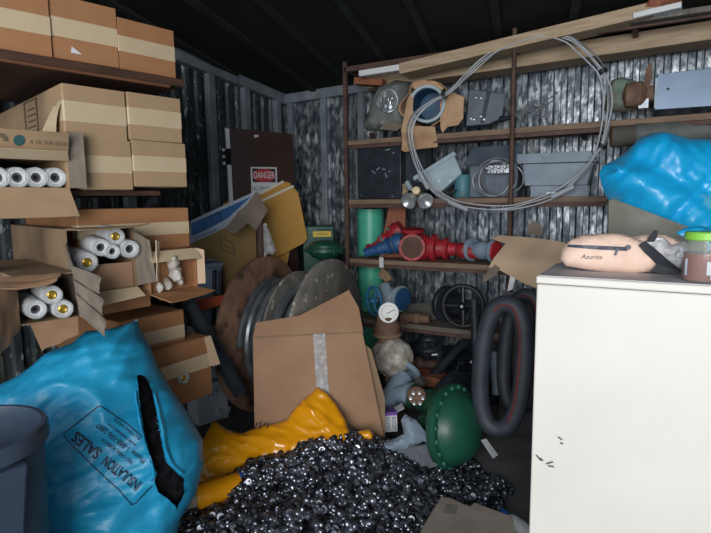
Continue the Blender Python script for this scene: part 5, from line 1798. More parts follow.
# green pump valve
q = P(424, 405, 3.2)
gp = thing('green_valve', 'dark green valve body with bright bolts, lying left of the big green dome', 'valve', (q.x, q.y, 0))
ax_ = dirv(0.9, -0.25, -0.25)
part(gp, 'body', MB().lathe(P(408, 395, 3.22), ax_, [(0.05, 0), (0.075, 0.01), (0.075, 0.04), (0.06, 0.05), (0.075, 0.1), (0.09, 0.15), (0.085, 0.2), (0.05, 0.24)], 30), 'dull_green_paint', world=True)
part(gp, 'dome', MB().sphere(P(435, 408, 3.12), 0.085, 26, 16, (1.0, 0.9, 1.1)), 'dull_green_paint', world=True)
bc = P(417, 399, 3.1)
part(gp, 'cover_plate', MB().lathe(bc + dirv(0, 0.5, 1) * 0.02, dirv(-0.1, 0.6, -0.8), [(0.055, 0), (0.055, 0.02), (0.03, 0.03)], 24), 'rust', world=True)
for i in range(6):
    t = 2 * PI * i / 6
    c_ = bc + dirv(-0.1, 0.6, -0.8) * 0.015 + H * math.cos(t) * 0.036 + dirv(0, 0.8, 0.6) * math.sin(t) * 0.036
    part(gp, 'bolt', MB().lathe(c_, dirv(-0.1, 0.6, -0.8), [(0.013, 0), (0.013, 0.014), (0.008, 0.016), (0.008, 0.026)], 6), 'chrome', world=True, label='bright steel bolt')

# big green diaphragm dome
q = P(466, 429, 2.78)
gd = thing('green_dome', 'big green diaphragm casing with a bolted rim and white tag, under the shelves', 'casing', (q.x, q.y, max(0, q.z - 0.24)))
ax_ = dirv(0.74, 0.16, -0.62)
R0 = 0.235
part(gd, 'rim', MB().lathe(q - ax_ * 0.085, ax_, [(R0 * 0.95, 0), (R0 * 1.0, 0.004), (R0 * 1.0, 0.026), (R0 * 0.97, 0.03), (R0 * 0.85, 0.032)], 64), 'green_paint', world=True)
part(gd, 'shell', MB().lathe(q - ax_ * 0.057, ax_, [(R0 * 0.85, 0), (R0 * 0.83, 0.012), (R0 * 0.78, 0.04), (R0 * 0.66, 0.075), (R0 * 0.5, 0.098), (R0 * 0.3, 0.112), (0.0, 0.117)], 64), 'green_paint', world=True)
part(gd, 'back_shell', MB().lathe(q - ax_ * 0.085, -ax_, [(R0 * 0.98, 0), (R0 * 0.98, 0.02), (R0 * 0.82, 0.03), (R0 * 0.6, 0.07), (R0 * 0.25, 0.09), (0.06, 0.09), (0.05, 0.2)], 48), 'dull_green_paint', world=True)
ea_ = ax_.cross(Vector((0, 0, 1))).normalized()
eb_2 = ax_.cross(ea_)
for i in range(20):
    t = 2 * PI * i / 20
    p = q - ax_ * 0.057 + (ea_ * math.cos(t) + eb_2 * math.sin(t)) * R0 * 0.92
    part(gd, 'bolt', MB().lathe(p, ax_, [(0.011, 0), (0.011, 0.010), (0.007, 0.013)], 6), 'pale_green', world=True)
fr = Frame(P(491, 447, 2.68), ax_)
pl = [fr.px(*p) for p in ((481, 440), (486, 438.5), (498, 455), (493, 458.5))]
part(gd, 'paper_tag', blob(fr, pl, 0.1, 0.002, slab=True), 'white_card', world=True, label='white paper tag')

# dark hose rings leaning up
for i, (lb, cx_, cy_, d0, rx, ry, t_, ax_, mt_) in enumerate((
        ('nearer black hose ring standing on edge beside the white cabinet', 502, 367, 2.72, 0.11, 0.335, 0.046, dirv(-0.5, 0.05, -0.86), 'hose_rubber'),
        ('farther black hose ring seen through the nearer ring', 522, 352, 2.98, 0.10, 0.33, 0.04, dirv(-0.55, 0.05, -0.83), 'hose_rubber'))):
    c_ = P(cx_, cy_, d0)
    ex_ = Vector((0, 0, 1)).cross(ax_).normalized()
    ey_ = ax_.cross(ex_)
    hr = thing('hose_ring', lb, 'hose', (c_.x, c_.y, c_.z - ry - t_), group='black hose rings')
    pts_, st_ = [], []
    for k_ in range(56):
        a_ = 2 * PI * k_ / 56
        ca, sa = math.cos(a_), math.sin(a_)
        x = math.copysign(abs(ca) ** 0.8, ca) * rx
        y = math.copysign(abs(sa) ** 0.85, sa) * ry
        x += 0.05 * y
        p = c_ + ex_ * x + ey_ * y
        pts_.append(p)
        st_.append(p + (ex_ * -ca * 0.35 + ax_ * 0.94).normalized() * (t_ - 0.002) + Vector((0, 0, 0)))
    part(hr, 'tube', MB().tube(pts_, t_, 16, True), mt_, world=True)
    part(hr, 'stripe', MB().tube(st_[-8:] + st_[:20], 0.007, 6), 'hose_stripe', world=True, label='faded red stripe')

# junk below the lowest shelf
def at(px, py, d):
    return P(px, py, d)


zf = 0.0
q = at(428, 345, 3.85)
solo('dark_ring', 'dark rubber ring lying flat under the lowest shelf, topmost of the junk', 'ring', MB().torus(q, (0.05, -0.25, 1), 0.085, 0.025, 36, 10), 'dark_iron', q)
q = at(420, 362, 3.75)
mb = MB().lathe(q - H * 0.16, dirv(1, -0.12, 0.1), [(0.05, 0), (0.05, 0.02), (0.035, 0.03), (0.035, 0.12), (0.055, 0.13), (0.055, 0.17), (0.035, 0.18), (0.035, 0.3), (0.05, 0.31), (0.05, 0.33)], 24)
solo('dark_coupling', 'dark iron coupling lying below the dark ring under the lowest shelf', 'coupling', mb, 'rusty_steel', q)
q = at(455, 352, 3.8)
mb = MB().tube(smooth_path([at(412, 386, 3.6), at(430, 378, 3.62), at(446, 362, 3.68), at(462, 345, 3.75), at(480, 338, 3.85)], 6), 0.035, 12)
solo('bent_pipe', 'dark bent pipe rising to the right under the lowest shelf', 'pipe', mb, 'dark_iron', at(412, 390, 3.6))
q = at(424, 377, 3.62)
mb = MB().box((q.x, q.y, q.z), (0.3, 0.16, 0.07), Matrix.Rotation(math.radians(14), 3, 'Z') @ Matrix.Rotation(math.radians(8), 3, 'Y'))
solo('wood_offcut', 'brown wood offcut behind the blue grey pipe tee', 'wood', mb, 'red_timber', q, bevel=0.004)
q = at(452, 388, 3.35)
mb = MB().lathe(q - dirv(0.3, 0.5, 0.8) * 0.12, dirv(0.3, 0.5, -0.3), [(0.09, 0), (0.13, 0.02), (0.135, 0.1), (0.12, 0.14), (0.125, 0.15), (0.125, 0.17), (0.09, 0.19)], 28)
solo('grey_drum', 'dim grey drum shaped casting behind the big green dome', 'casting', mb, 'dark_iron', (q.x, q.y, q.z - 0.12))
for lb, a, b, r in (('dark upright pipe behind the big green dome', (478, 400, 3.3), (474, 300, 3.45), 0.03),
                    ('grey pipe stub seen through the hose ring', (497, 395, 3.2), (495, 352, 3.25), 0.032)):
    solo('dark_pipe', lb, 'pipe', MB().cyl(at(*a), at(*b), r, seg=16), 'dark_iron' if 'dark' in lb else 'slate_grey_paint', at(*a))
q = at(418, 384, 3.4)
mb = MB().lathe(at(412, 392, 3.4), dirv(0.5, 0.7, -0.2), [(0.04, 0), (0.045, 0.02), (0.03, 0.04), (0.045, 0.06), (0.03, 0.12)], 18)
solo('iron_fitting', 'small dull iron fitting above the dark green valve', 'pipe fitting', mb, 'slate', q)
mb = MB()
rng = random.Random(21)
for i in range(34):
    c_ = at(rng.uniform(404, 500), rng.uniform(345, 400), rng.uniform(3.75, 4.1))
    c_.z = max(0.03, c_.z * rng.uniform(0.3, 0.95))
    mb.box(c_, (rng.uniform(0.05, 0.22), rng.uniform(0.05, 0.2), rng.uniform(0.03, 0.12)), Euler((rng.uniform(-.4, .4), rng.uniform(-.4, .4), rng.uniform(0, 3))).to_matrix())
jk = mesh_obj('scrap_heap', mb, 'dark_iron', bevel=0.006)
tag(jk, 'heap of dark iron scrap in deep shade under the lowest shelf', 'scrap')
jk['kind'] = 'stuff'
for i, (px_, py_, d0) in enumerate(((434.5, 354.5, 3.7), (472, 361, 3.68))):
    q = at(px_, py_, d0)
    mb = MB().beam(q - dirv(1, 0.1 + i * 0.9, 0) * 0.02, q + dirv(1, 0.1 + i * 0.9, 0) * 0.02, 0.014, 0.01)
    solo('bright_chip', ('bright metal chip among the junk under the lowest shelf, left one', 'bright metal chip in the shade below the black handwheel, right one')[i], 'chip', mb, 'white_card', q)

q = P(520, 380, 3.22)  # added black sheet, stands in for the shade behind the hose rings
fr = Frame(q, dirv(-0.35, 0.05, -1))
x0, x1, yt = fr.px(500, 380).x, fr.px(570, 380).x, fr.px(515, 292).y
solo('gap_shade_sheet', 'black sheet added for deep shade behind the hose rings, beside the white cabinet', 'sheet', blob(fr, [Vector((x0, (0.003 - q.z) / fr.ey.z)), Vector((x1, (0.003 - q.z) / fr.ey.z)), Vector((x1, yt)), Vector((x0, yt))], 0.2, 0.02, slab=True), 'black_plastic')

# grey plastic wrapped dark box in front
q = P(408, 448, 2.72)
fr = Frame(q, dirv(-0.12, 0.45, -1))
wb = thing('wrapped_box', 'dark box under torn grey plastic, in front of the dark green valve', 'box', (q.x, q.y, 0.02))
pl = [fr.px(*p) for p in ((386, 450), (440, 440), (443, 466), (402, 480), (388, 470))]
part(wb, 'box', blob(fr, pl, 0.2, 0.22, slab=True, bend=lambda x, y: -0.12), 'dark_iron', world=True, bevel=0.01)
pl = [fr.px(*p) for p in ((372, 449), (383, 443), (396, 438), (404, 434), (401, 420), (405, 414), (416, 420), (424, 430), (430, 437), (440, 439), (443, 450), (432, 447), (424, 441), (412, 447), (398, 450), (388, 456), (378, 454))]
part(wb, 'torn_plastic', blob(fr, pl, 0.02, 0.03, 0.01, edge=0.04, wob=0.02, wscale=18, ), 'grey_paint', world=True, label='torn grey plastic sheet')

# ------------------------------------------------------------------ white cabinet with its load
e_c = P(536.5, 276, 1.86)
ct = e_c.z
wc_ = 0.80
dc_ = 0.42
cb = thing('white_cabinet', 'tall off white steel cabinet in the right foreground', 'cabinet', (e_c.x + wc_ / 2, e_c.y, 0), (0, 0, math.radians(-1.0)))
part(cb, 'body', MB().box((0, dc_ / 2, (ct - 0.03) / 2), (wc_, dc_, ct - 0.03)), 'cabinet_white', bevel=0.006)
part(cb, 'top', MB().box((0, dc_ / 2 - 0.001, ct - 0.014), (wc_ + 0.004, dc_ + 0.006, 0.027)), 'cabinet_white', bevel=0.005, label='rounded top edge')
part(cb, 'top_plate', MB().box((0, dc_ / 2, ct + 0.0005), (wc_ - 0.012, dc_ - 0.012, 0.003)), 'cabinet_top', label='greyish dusty top')
mb = MB()
CI = rotm(cb).inverted()


def on_cab(px, py, h=0.0015):
    n2 = Vector((math.sin(math.radians(-1.0)), -math.cos(math.radians(-1.0)), 0))
    return onplane(px, py, Vector((e_c.x, e_c.y, 1)) + n2 * h, n2)


for a, b in (((536, 455), (541, 461)), ((546, 464), (553, 462)), ((548, 466), (554, 467)), ((558, 437), (562, 440)), ((540, 458), (543, 461)), ((560, 443), (563, 444))):
    p0, p1 = on_cab(*a), on_cab(*b)
    part(cb, 'scuff', MB().beam(p0, p1, 0.004, 0.001, Vector((0, -1, 0))), 'scuff', world=True, label='dark scuff mark')


# pouch
q = Vector((e_c.x, e_c.y + 0.13, ct))
q = onZ(610, 272, ct + 0.002)
fr = Frame(Vector((q.x, q.y, ct + 0.003)), (0.10, -1, 0.22))
po = thing('belt_pouch', 'pale pink belt pouch with a black zip, lying on the white cabinet', 'pouch', (q.x, q.y, ct))
pl = [fr.px(*p) for p in ((560, 259), (562, 249), (570, 240), (582, 235), (612, 233), (628, 235), (644, 242), (655, 250), (660, 262), (655, 271), (636, 273), (610, 272), (590, 270), (566, 266))]
part(po, 'body', blob(fr, pl, 0.012, 0.045, 0.045, edge=0.06, wob=0.010, wscale=20), 'pouch_pink', world=True)
pbody = po.children[0]


def onto(o_, mb_, lift):
    """press flat lettering or strips onto the surface of a part, along the sight line it was surveyed on"""
    m_ = rotm(o_.parent) if o_.parent else rotm(o_)
    bv = BVHTree.FromPolygons([m_ @ v.co for v in o_.data.vertices], [tuple(p.vertices) for p in o_.data.polygons])
    out = MB()
    vs = []
    for p in mb_.v:
        d_ = (p - CAM).normalized()
        h, n_, i_, _d = bv.ray_cast(CAM, d_)
        if h is None:
            h2, n2, i2, _d2 = bv.find_nearest(p)
            vs.append(h2 - d_ * lift)
        else:
            vs.append(h - d_ * lift)
    return out.add(vs, mb_.f)


def finegrid(fr_, pts, step):
    vs, fs, _d = tri_fill([fr_.px(*p) for p in pts], step)
    return MB().add([fr_.w(v.x, v.y, 0.0) for v in vs], fs)


zp = finegrid(fr, ((567, 247), (568, 244.5), (596, 245.5), (627, 247), (627.5, 251), (596, 249.5)), 0.008)
part(po, 'zip', onto(pbody, zp, 0.003), 'zipper_grey', world=True, label='dark zip')
a = fr.px(622, 251)
part(po, 'zip_pull', MB().beam(fr.w(fr.px(617, 250).x, fr.px(617, 250).y, 0.055), fr.w(fr.px(614, 257).x, fr.px(614, 257).y, 0.055), 0.008, 0.004, fr.n).lathe(fr.w(fr.px(627, 249).x, fr.px(627, 249).y, 0.046), fr.n, [(0.009, 0), (0.009, 0.006)], 12), 'zipper_grey', world=True)
tc_ = fr.px(592, 257)
tx_ = text_mb('Azurite', 0.024, lambda x, y: fr.w(tc_.x + x + 0.25 * y, tc_.y + y, 0.0))
part(po, 'lettering', onto(pbody, tx_, 0.0015), 'text_navy', world=True, label='dark script lettering')
fl = [fr.px(*p) for p in ((622, 238), (640, 233), (655, 231), (668, 232), (690, 240), (692, 246), (678, 246), (655, 243), (640, 241))]
part(po, 'back_flap', blob(fr, fl, 0.012, 0.02, 0.02, edge=0.03, wob=0.008, wscale=20, bend=lambda x, y: -0.07), 'pouch_pink', world=True, label='pink rear flap')
st = [fr.px(*p) for p in ((637, 247), (643, 243), (652, 249), (668, 262), (683, 273), (671, 274), (655, 265), (643, 254))]
part(po, 'strap', blob(fr, st, 0.015, 0.008, slab=True, bend=lambda x, y: 0.05 - 0.3 * max(0, x - fr.px(645, 250).x)), 'webbing_black', world=True, label='wide black webbing strap')
st = [fr.px(*p) for p in ((650, 235), (655, 229), (659, 230), (658, 236), (655, 241), (648, 240))]
part(po, 'buckle', blob(fr, st, 0.015, 0.02, slab=True, bend=lambda x, y: -0.03), 'webbing_black', world=True, label='black buckle')
st = [fr.px(*p) for p in ((648, 273), (655, 266), (664, 268), (682, 273), (672, 275))]
part(po, 'strap_end', blob(fr, st, 0.015, 0.008, slab=True, bend=lambda x, y: 0.045), 'webbing_black', world=True)
fr2 = Frame(Vector((q.x + 0.14, q.y + 0.06, ct + 0.003)), (0.1, -1, 0.2))
pl = [fr2.px(*p) for p in ((646, 270), (640, 255), (643, 243), (652, 236), (664, 237), (672, 245), (684, 241), (690, 246), (688, 262), (680, 272))]
solo('crumpled_paper', 'crumpled white and grey wrapper stuffed behind the belt pouch', 'paper', blob(fr2, pl, 0.01, 0.03, 0.03, edge=0.04, wob=0.025, wscale=30), 'paper_white', Vector((q.x + 0.14, q.y + 0.06, ct)))

# jar
jb = onZ(703, 281, ct + 0.002)
hj = 0.115
jr = thing('sauce_jar', 'glass jar of red sauce with a green lid, on the white cabinet', 'jar', (jb.x, jb.y, ct + 0.002))
tz = onplane(703, 232, Vector((jb.x, jb.y, 0)), Vector((F.x, F.y, 0)).normalized()).z - ct
rj = 0.062
hj = tz * 0.93
part(jr, 'glass', MB().ring((0, 0, 0), (0, 0, 1), [(0.002, 0), (rj * 0.93, 0), (rj, 0.008), (rj, hj * 0.62), (rj * 0.97, hj * 0.72), (rj * 0.88, hj * 0.84), (rj * 0.88, hj * 0.93), (rj * 0.83, hj * 0.93), (rj * 0.83, hj * 0.84), (rj * 0.92, hj * 0.72), (rj * 0.95, hj * 0.62), (rj * 0.95, 0.01), (rj * 0.9, 0.004), (0.002, 0.004)], 48), 'glass')
part(jr, 'sauce', MB().lathe((0, 0, 0.005), (0, 0, 1), [(rj * 0.9, 0), (rj * 0.945, 0.006), (rj * 0.945, hj * 0.58), (0.0, hj * 0.59)], 40), 'sauce_red')
part(jr, 'lid', MB().lathe((0, 0, hj * 0.89), (0, 0, 1), [(rj * 0.9, 0), (rj * 0.96, 0.003), (rj * 0.96, hj * 0.15), (rj * 0.9, hj * 0.18), (0.0, hj * 0.185)], 48), 'lid_green', label='green metal lid')
vs, fs = [], []
vang = math.atan2(-jb.y, -jb.x)
for i in range(13):
    t = vang + 0.12 + 0.8 * i / 12
    for z in (hj * 0.18, hj * 0.46):
        vs.append(Vector((math.cos(t) * (rj + 0.001), math.sin(t) * (rj + 0.001), z)))
fs = [(2 * i, 2 * i + 2, 2 * i + 3, 2 * i + 1) for i in range(12)]
mb = MB().add(vs, fs)
vs = []
for i in range(5):
    t = vang + 0.3 + 0.16 * i / 4
    for z in (hj * 0.08, hj * 0.66):
        vs.append(Vector((math.cos(t) * (rj + 0.0012), math.sin(t) * (rj + 0.0012), z)))
mb.add(vs, [(2 * i, 2 * i + 2, 2 * i + 3, 2 * i + 1) for i in range(4)])
part(jr, 'paper_label', mb, 'white_card', label='torn white paper label')
vs = []
for i in range(5):
    t = vang - 0.95 + 0.16 * i / 4
    for z in (hj * 0.14, hj * 0.5):
        vs.append(Vector((math.cos(t) * (rj + 0.001), math.sin(t) * (rj + 0.001), z)))
part(jr, 'side_label', MB().add(vs, [(2 * i, 2 * i + 2, 2 * i + 3, 2 * i + 1) for i in range(4)]), 'pale_print')

# board behind the cabinet, second insulation bag, pipe on the shelf
q = P(655, 225, 2.32)
fr = Frame(q, dirv(-0.25, 0.2, -1))
pl = [fr.px(*p) for p in ((606, 240), (608, 201), (612, 199), (700, 232), (706, 236))]
fyb = (0.0 - q.z) / fr.ey.z
pl = [Vector((pl[0].x, fyb)), pl[1], pl[2], pl[3], Vector((pl[4].x, pl[4].y)), Vector((pl[4].x, fyb))]
solo('grey_board', 'weathered grey board with a slanting top, standing behind the white cabinet', 'board', blob(fr, pl, 0.08, 0.03, slab=True), 'board_bare', fr.w(pl[0].x, fyb), bevel=0.003)


def bag_surface(name, root, outline, fr_, step, front, back, edge, wob, wscale, seed, material, cut=None, sub=None, bend=None, folds=None):
    pl_ = [fr_.px(*p) if not isinstance(p, Vector) else p for p in outline]
    mb_ = blob(fr_, pl_, step, front, back, edge=edge, wob=wob, wscale=wscale, seed=seed, bend=bend)
    if folds:
        for i, p in enumerate(mb_.v):
            mb_.v[i] = folds(p)
    return mb_


q = P(664, 190, 2.62)
fr = Frame(q, dirv(-0.1, 0.1, -1))
ub = thing('insulation_bag', 'bright blue plastic insulation bag standing behind the white cabinet, upper right', 'bag', (q.x, q.y, 0))
zz0 = (0.0 - q.z) / fr.ey.z
ol = [fr.px(*p) for p in ((611, 205), (603, 190), (599, 176), (602, 168), (622, 152), (640, 138), (652, 132.5), (664, 132), (676, 138), (690, 140), (705, 138), (730, 146), (748, 165), (755, 200))]
ol = ol + [Vector((ol[-1].x - 0.02, zz0)), Vector((ol[0].x + 0.02, zz0))]


def folds_ub(p):
    k1 = noise.noise(Vector((p.x * 5 + p.z * 7, p.z * 3, 1.3)))
    k2 = abs(noise.noise(Vector((p.x * 11 - p.z * 9, p.y * 3, 4.1))))
    return p + Vector((0.0, -0.05 * k1 + 0.07 * k2 + 0.03 * abs(noise.noise(Vector((p.x * 14 + p.z * 16, p.z * 5 - p.x * 4, 7.7)))), 0.02 * k1))


mb = bag_surface('b', None, ol, fr, 0.022, 0.22, 0.1, 0.3, 0.0, 6, 2.0, None, folds=folds_ub)
part(ub, 'film', mb, 'blue_sheen', world=True, ang=60)
fr2 = Frame(P(690, 232, 2.05), dirv(0, 0.6, -0.8))
pl = [fr2.px(*p) for p in ((676, 233), (684, 228), (700, 226), (716, 228), (716, 240), (690, 238))]
solo('blue_film_scrap', 'pale blue film lying behind the sauce jar at the cabinet back edge', 'plastic wrap', blob(fr2, pl, 0.012, 0.02, 0.01, edge=0.03, wob=0.01, wscale=18), 'blue_sheen')
a, b = onY(610, 137, YF - 0.05), onY(720, 128, YF + 0.22)
a = onY(611, 137, YF - 0.02)
b = onY(655, 134, YF + 0.03)
d_ = (b - a).normalized()
pr = thing('wrapped_tube', 'grey wrapped tube end above the second blue bag, under the top shelf', 'pipe', (a.x, a.y, Z2))
part(pr, 'tube', MB().ring(a, d_, [(0.05, 0), (0.06, 0), (0.062, 0.05), (0.058, 0.1), (0.06, 0.6), (0.05, 0.6)], 28), 'slate', world=True)
part(pr, 'rusty_mouth', MB().ring(a, d_, [(0.03, 0.01), (0.052, -0.002), (0.052, 0.1), (0.03, 0.1)], 28).lathe(a + d_ * 0.1, d_, [(0.05, 0), (0.05, 0.01)], 24), 'rust', world=True, label='rusty open mouth')
part(pr, 'wrapping', MB().ring(a + d_ * 0.12, d_, [(0.06, 0), (0.068, 0.01), (0.065, 0.1), (0.07, 0.2), (0.06, 0.4)], 28), 'tarp_grey', world=True)
part(pr, 'stand', MB().box((a.x + 0.18, YF + 0.03, (Z2 - 0.1 + a.z) / 2 - 0.03), (0.06, 0.05, a.z - Z2 + 0.1)), 'dark_iron', world=True)
q = onY(690, 134, YF + 0.2)
fr = Frame(q, (0, -1, 0))
pl = [fr.px(*p) for p in ((662, 147), (662, 131), (740, 126), (740, 147))]
solo('grey_sheet', 'grey and white sheet edge behind the top of the blue bag, under the top shelf', 'sheet', blob(fr, pl, 0.3, 0.06, slab=True), 'slate_grey_paint')

# ------------------------------------------------------------------ blue insulation bag at the left
q = P(115, 430, 2.02)
nb = dirv(0.28, 0.42, -1)
fr = Frame(q, nb)
bag = thing('insulation_bag', 'big blue plastic insulation bag with printed text and a long black rip, lower left', 'bag', (q.x, q.y, 0.0))
ol = [(130, 322), (136, 318), (140, 330), (150, 346), (160, 372), (176, 396), (192, 420), (203, 440), (204, 462), (196, 494), (180, 520), (172, 560), (120, 590), (40, 580), (-15, 560), (-40, 500), (-30, 420), (-5, 388), (20, 374), (50, 352), (75, 341), (88, 331), (105, 330)]


def folds_bag(p):
    s = (p - q).dot(fr.ex)
    t = (p - q).dot(fr.ey)
    k1 = noise.noise(Vector((s * 2.2 + t * 2.2, t * 5.5 - s * 3.0, 3.3)))
    k2 = abs(noise.noise(Vector((s * 4 + t * 3.2, t * 10 - s * 3, 8.3))))
    k3 = abs(noise.noise(Vector((s * 14 - t * 2, t * 5, 2.3))))
    k4 = abs(noise.noise(Vector((s * 6 + t * 9, t * 22 - s * 12, 5.3))))
    return p + nb * (0.04 * k1 - 0.045 * k2 - 0.014 * k3 - 0.018 * k4)


mb = bag_surface('b', None, ol, fr, 0.0115, 0.25, 0.16, 0.36, 0.0, 5, 1.0, None, folds=folds_bag)
rip = [(137, 376), (141, 374), (147, 378), (152, 391), (156, 410), (161, 440), (166, 462), (178, 474), (184, 478), (184, 495), (177, 508), (168, 499), (158, 492), (154, 480), (157, 474), (149, 452), (144, 432), (141, 412), (139, 394)]


def px_of(p):
    d_ = p - CAM
    z = d_.dot(F)
    return Vector((355.5 + FPX * d_.dot(R) / z, 266.5 - FPX * d_.dot(U) / z))


def in_poly(p, poly_):
    c = False
    for i in range(len(poly_)):
        a, b = poly_[i], poly_[i - 1]
        if (a[1] > p[1]) != (b[1] > p[1]) and p[0] < (b[0] - a[0]) * (p[1] - a[1]) / (b[1] - a[1]) + a[0]:
            c = not c
    return c


nv2 = len(mb.v) // 2
for i in range(nv2):
    w_ = px_of(mb.v[i])
    if 130 < w_.x < 192 and 368 < w_.y < 515:
        best, bp2 = 9, None
        for j in range(len(rip)):
            a, b = Vector(rip[j - 1]), Vector(rip[j])
            ab = b - a
            t = max(0, min(1, (w_ - a).dot(ab) / ab.length_squared))
            c = a + ab * t
            if (c - w_).length < best:
                best, bp2 = (c - w_).length, c
        if best < 1.7:
            k = (mb.v[i] - CAM).dot(F)
            mb.v[i] = P(bp2.x + 0.7 * noise.noise(Vector((bp2.x, bp2.y, 0)) * 0.45), bp2.y, k)
inner = MB().add([p - nb * 0.04 + nb * 0.02 * noise.noise(p * 25) for p in mb.v], mb.f)
keep = []
for f in mb.f:
    if max(f) < nv2:
        c = sum((mb.v[i] for i in f), Vector()) / len(f)
        w_ = px_of(c)
        pass
        if in_poly(w_, rip):
            continue
    keep.append(f)
bmb = MB().add(mb.v, keep)
bo = part(bag, 'film', bmb, 'blue_film', world=True, ang=60)
keep = []
for f in inner.f:
    c = sum((mb.v[i] for i in f), Vector()) / len(f)
    w_ = px_of(c)
    if max(f) < nv2 and 128 < w_.x < 200 and 362 < w_.y < 520:
        keep.append(f)
part(bag, 'insulation', MB().add(inner.v, keep), 'black_fibre', world=True, label='black insulation showing through the rip')
# clean loose vertices of the insulation part
for ch in bag.children:
    if ch.name.startswith('insulation'):
        bm = bmesh.new()
        bm.from_mesh(ch.data)
        bmesh.ops.delete(bm, geom=[v for v in bm.verts if not v.link_faces], context='VERTS')
        bm.to_mesh(ch.data)
        bm.free()
# torn lips along the rip
for side, pth in ((1, ((152, 391), (157, 410), (162, 438), (168, 460), (180, 474))), (-1, ((139, 392), (142, 414), (146, 434), (151, 452), (157, 473), (155, 482)))):
    pts_ = smooth_path([fr.w(*fr.px(*p), 0) for p in pth], 6)
    vs = []
    for i, p in enumerate(pts_):
        w_ = px_of(p)
        k = 4 + 3 * abs(noise.noise(p * 12))
        for u_ in (0, 0.5, 1):
            vs.append(fr.w(*fr.px(w_.x + side * k * u_, w_.y - 1.0 * u_), 0))
    g_ = MB().add(vs, [(3 * i + j, 3 * i + j + 3, 3 * i + j + 4, 3 * i + j + 1) for i in range(len(pts_) - 1) for j in (0, 1)])
    g2 = onto(bo, g_, 0.004)
    for i in range(len(pts_)):
        g2.v[3 * i + 1] += nb * (0.012 + 0.008 * noise.noise(g2.v[3 * i] * 30))
    part(bag, 'torn_edge', g2, 'blue_film', world=True)
# printing, upside down on the bag
dx_ = Vector((-0.76, -0.65)).normalized()


def on_bag_px(u_, v_, cx_, cy_):
    d1 = Vector((-0.785, -0.62))
    d2 = Vector((-0.62, 0.785))
    x, y = cx_ + d1.x * u_ + d2.x * v_, cy_ + d1.y * u_ + d2.y * v_
    return fr.w(*fr.px(x, y), 0)


T = part(bag, 'print_frame', onto(bo, (lambda: (lambda m_: m_)(MB()))() if False else MB(), 0.002), 'text_navy', world=True) if False else None
fpts = [(98, 407), (101, 405.5), (104, 408), (126, 424), (146, 441), (152, 447), (154, 452)]
frame_px = [(64, 436), (64, 433), (98, 406.5), (101, 406), (126, 423), (146, 440), (153, 460), (152, 486), (136, 503), (132, 505), (124, 496), (118, 489), (112, 484), (92, 465), (66, 439)]
vs, fs = [], []
fp = []
for i in range(len(frame_px)):
    a, b = Vector(frame_px[i]), Vector(frame_px[(i + 1) % len(frame_px)])
    if 4 < i < 7:
        continue
    n = max(2, int((b - a).length / 2))
    nn = Vector((-(b - a).y, (b - a).x)).normalized() * 0.55
    base = len(vs)
    for k_ in range(n + 1):
        p = a.lerp(b, k_ / n)
        vs += [fr.w(*fr.px(*(p + nn)), 0), fr.w(*fr.px(*(p - nn)), 0)]
    fs += [(base + 2 * k_, base + 2 * k_ + 2, base + 2 * k_ + 3, base + 2 * k_ + 1) for k_ in range(n)]
part(bag, 'print_frame', onto(bo, MB().add(vs, fs), 0.0025), 'text_navy', world=True, label='dark rounded frame line')
for body, size_, cx_, cy_, xs_, nm in (('INSULATION', 15, 122, 473, 0.52, 'title'), ('SALES', 16, 87, 445, 0.80, 'title'), ('RED DEER, ALBERTA', 5.0, 117, 451, 0.85, 'wording'),
                                       ('Phone: 1-888-596-2887', 8.0, 121, 443, 0.80, 'wording'), ('www.insulation.com', 5.0, 122, 435, 0.85, 'wording'), ('BLOWING WOOL', 4.5, 127, 429, 0.9, 'wording')):
    tm = text_mb(body, size_, lambda x, y: on_bag_px(x, y, cx_, cy_), xs=xs_, bold=0.03 if nm == 'title' else 0.012)
    part(bag, nm, onto(bo, tm, 0.003), 'text_navy', world=True)

# ------------------------------------------------------------------ grey bin in the near corner
rimc = P(-42, 432, 1.4)
zr = rimc.z
bn = thing('grey_bin', 'grey blue plastic bin in the lower left corner, cut by the photo edge', 'bin', (rimc.x, rimc.y, 0), (0, 0, 0))
R1 = 0.198
part(bn, 'body', MB().ring((0, 0, 0), (0, 0, 1), [(0.002, 0), (R1 * 0.86, 0), (R1 * 0.88, 0.01), (R1 * 0.99, zr - 0.05), (R1 * 0.97, zr - 0.05), (R1 * 0.86, 0.02), (0.002, 0.02)], 64), 'bin_plastic')
part(bn, 'rim', MB().ring((0, 0, zr - 0.05), (0, 0, 1), [(R1 * 0.96, 0), (R1 * 1.02, -0.005), (R1 * 1.06, 0.0), (R1 * 1.06, 0.035), (R1 * 1.03, 0.045), (R1 * 0.97, 0.045), (R1 * 0.95, 0.035)], 64), 'bin_plastic')
hd_ = rotz(fdir(28), 25)
ht = hd_.cross(Vector((0, 0, 1)))
vs, fs = [], []
prof = [(-0.085, 0.0), (-0.07, 0.05), (0.07, 0.05), (0.085, 0.0)]
n = 8
for j in range(n + 1):
    z = zr - 0.06 - 0.30 * j / n
    for s, o_ in prof:
        k = 1.0 - 0.35 * (j / n)
        base = R1 * (0.985 - 0.10 * (0.06 + 0.3 * j / n) / zr)
        vs.append(hd_ * (math.sqrt(max(base ** 2 - (s * k) ** 2, 0)) - 0.012 + o_ * (1 - 0.6 * j / n)) + ht * s * k + Vector((0, 0, z)))
for j in range(n):
    for i in range(3):
        fs.append((j * 4 + i, j * 4 + i + 1, j * 4 + i + 5, j * 4 + i + 4))
fs += [(3, 2, 1, 0), (n * 4, n * 4 + 1, n * 4 + 2, n * 4 + 3)]
part(bn, 'handle', MB().add(vs, fs), 'bin_plastic', bevel=0.006, label='moulded side handle')

